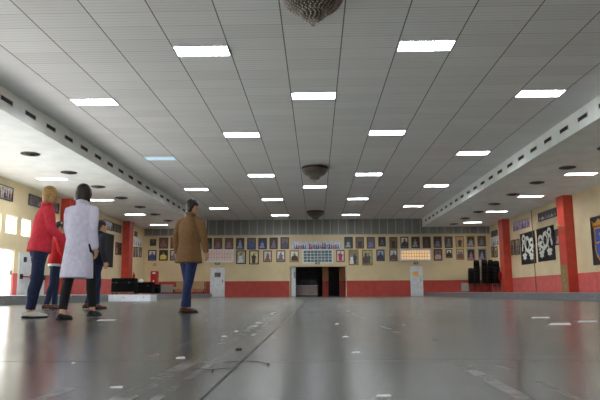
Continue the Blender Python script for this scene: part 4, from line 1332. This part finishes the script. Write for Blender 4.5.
    # ---- shirt hem
    if 'shirt' in look:
        bm = bmesh.new()
        zz = look['hem'] - .05
        loft(bm, [T(0, 0, zz), T(0, 0, zz + .12), T(0, 0, zz + .3)], [(.20, .145), (.192, .138), (.17, .12)], 22, round_ends=False)
        bake('shirt', bm, .011, look['shirt'], root, 2)
    # ---- jacket or coat
    bm = bmesh.new()
    hem = look['hem']
    fl = look.get('flare', 1.0)
    g = .9 if female else 1.0
    secs = [(hem, .215 * fl, .155 * fl), (min(hem + .12, .05), .208 * (1 + (fl - 1) * .6), .15), (.12, .185 * g, .135), (.32, .205 * g, .14), (.42, .20 * g, .125), (.48, .175 * g, .105), (.525, .125 * g, .085), (.555, .082, .072), (.585, .070, .066)]
    if hem > .0: secs.pop(1)
    loft(bm, [T(0, (0.0 if z > .1 else -.005), z) for z, a, b in secs], [(a, b) for z, a, b in secs], 26, round_ends=False, exp=2.2)
    for s in (-1, 1):
        e, w, wv = arms[s]
        cuffp = e.lerp(w, .93)
        loft(bm, [sh[s] + V((-s * .05, 0, -.012)), sh[s] + V((-s * .008, 0, -.035)), sh[s].lerp(e, .3), sh[s].lerp(e, .6), e, e.lerp(w, .5), cuffp], [.050, .070, .070, .066, .060, .053, .046], 16)
    bake('jacket' if not look.get('coat') else 'coat', bm, .011, look['jacket'], root, 5)
    if look.get('collar'):
        bm = bmesh.new()
        lathe(bm, [(.078, -.02), (.086, .015), (.072, .035), (.062, .03), (.066, -.01)], 24)
        c = T(0, -.004, .575)
        for v in bm.verts: v.co = c + V((v.co.x, v.co.y * .9 , v.co.z + .02 * (-v.co.y / .08)))
        obj('collar', bm, look['jacket'], root, True)
    # ---- shoes
    for s in (-1, 1):
        hip, knee, ank, th, kn, fp = legs[s]
        cs, sn = math.cos(fp), math.sin(fp)
        def F(x, y, z):
            """foot frame: origin under the ankle at the sole, y to the toe; turned about the ankle by fp"""
            yy, zz = y, z - .085
            return ank + V((x, yy * cs + zz * sn, -yy * sn + zz * cs))
        bm = bmesh.new()
        low = look.get('low')
        top = .070 if low else .095
        loft(bm, [F(0, -.062, .045), F(0, -.045, .048), F(0, .02, .050), F(0, .09, .040), F(0, .155, .032), F(0, .19, .026)],
             [(.030, .030), (.037, top * .5), (.040, top * .46), (.046, .034), (.044, .024), (.028, .014)], 18, up=V((0, 0, 1)), exp=2.3)
        so = bake('shoe', bm, .007, look['shoe'], root, 3)
        bm = bmesh.new()
        pl = [(-.03, -.082), (.03, -.082), (.040, -.04), (.041, .02), (.050, .10), (.046, .16), (.025, .205), (-.025, .205), (-.046, .16), (-.050, .10), (-.041, .02), (-.040, -.04)]
        lo = [bm.verts.new(F(x, y, .002)) for x, y in pl]; hi = [bm.verts.new(F(x, y, .022 if y > -.03 else .03)) for x, y in pl]
        bm.faces.new(lo); bm.faces.new(hi)
        for i in range(len(pl)): bm.faces.new((lo[i], lo[(i + 1) % len(pl)], hi[(i + 1) % len(pl)], hi[i]))
        obj('sole', bm, look.get('sole', M['dark_sole']), so)
    root.location = (loc[0], loc[1], 0)
    root.rotation_euler = (0, 0, heading)
    root.scale = (k, k, k)
    return root

def spot(px, depth):
    """floor point in column px at distance depth"""
    p = onY(px, 300, depth); return (p.x, depth)

# man in the brown tweed jacket
person(spot(188.0, 9.05), R(-34), 1.71, 'man in brown tweed jacket and blue jeans walking away alone, head turned', dict(L=(4, 6), R=(-5, 4), LA=(-4, 12), RA=(0, 10), lean=2, headturn=-4, out=.34, adduct=.075), dict(hair=M['dark_hair'], hairstyle='short', jacket=M['tweed'], hem=-.17, flare=1.12, trousers=M['blue_jeans'], shoe=M['brown_leather'], collar=True))
# woman in coral red blazer
person(spot(36.8, 7.45), R(-55), 1.65, 'woman with fair hair in coral red blazer, navy jeans and white slip-on shoes', dict(L=(2, 10), R=(-6, 2), LA=(-14, 24), RA=(8, 40), lean=6, headturn=10, out=.16), dict(hair=M['blond'], hairstyle='bob', jacket=M['coral'], hem=-.07, flare=.98, trousers=M['navy_jeans'], shoe=M['white_leather'], low=True, cuff=.85, cut=.95, collar=True), True)
# woman in the long pale coat
person(spot(76.3, 7.0), R(-10), 1.60, 'woman with dark bobbed hair in long pale lavender coat and black trousers', dict(L=(-9, 4), R=(24, 14), LA=(8, 20), RA=(-10, 24), lean=3, headturn=-8, out=.08), dict(hair=M['dark_hair'], hairstyle='bob', jacket=M['lavender_white'], hem=-.40, flare=1.0, coat=True, trousers=M['black_trousers'], shoe=M['black_leather'], low=True, cut=.9, collar=True), True)
# person in scarlet behind the coral blazer
person(spot(53.5, 11.6), R(-62), 1.68, 'person in scarlet jacket with white shirt hem, mostly hidden behind the coral blazer', dict(L=(4, 4), R=(-6, 6), LA=(-10, 20), RA=(10, 20), lean=2), dict(hair=M['dark_hair'], hairstyle='short', jacket=M['scarlet'], hem=-.03, shirt=M['white'], trousers=M['navy_jeans'], shoe=M['brown_leather'], collar=True))
# man in the dark jacket
person(spot(95.5, 11.5), R(-50), 1.70, 'man in dark navy jacket and jeans half hidden behind the pale coat', dict(L=(8, 8), R=(-10, 6), LA=(-10, 26), RA=(-4, 16), lean=3, out=.2), dict(hair=M['dark_hair'], hairstyle='short', jacket=M['dark_navy'], hem=-.08, trousers=M['navy_jeans'], shoe=M['brown_leather'], collar=True))

# ------------------------------------------------------------------ light
w = bpy.data.worlds.new('daylight'); S.world = w
w.use_nodes = True
bg = w.node_tree.nodes['Background']
bg.inputs['Color'].default_value = (0.94, 0.97, 1.0, 1)
bg.inputs['Strength'].default_value = 5.0
sun_d = bpy.data.lights.new('sun', 'SUN'); sun_d.energy = 36; sun_d.angle = R(0.6); sun_d.color = (1, .96, .9)
sun = bpy.data.objects.new('sun', sun_d); COL.objects.link(sun)
sun.rotation_euler = Vector((1, .2, -1.0)).to_track_quat('-Z', 'Y').to_euler()

S.view_settings.view_transform = 'Standard'
S.view_settings.look = 'None'
S.view_settings.gamma = 1
S.view_settings.use_curve_mapping = False
S.view_settings.exposure = 0.65
S.cycles.use_denoising = True
S.cycles.max_bounces = 8
S.cycles.diffuse_bounces = 5
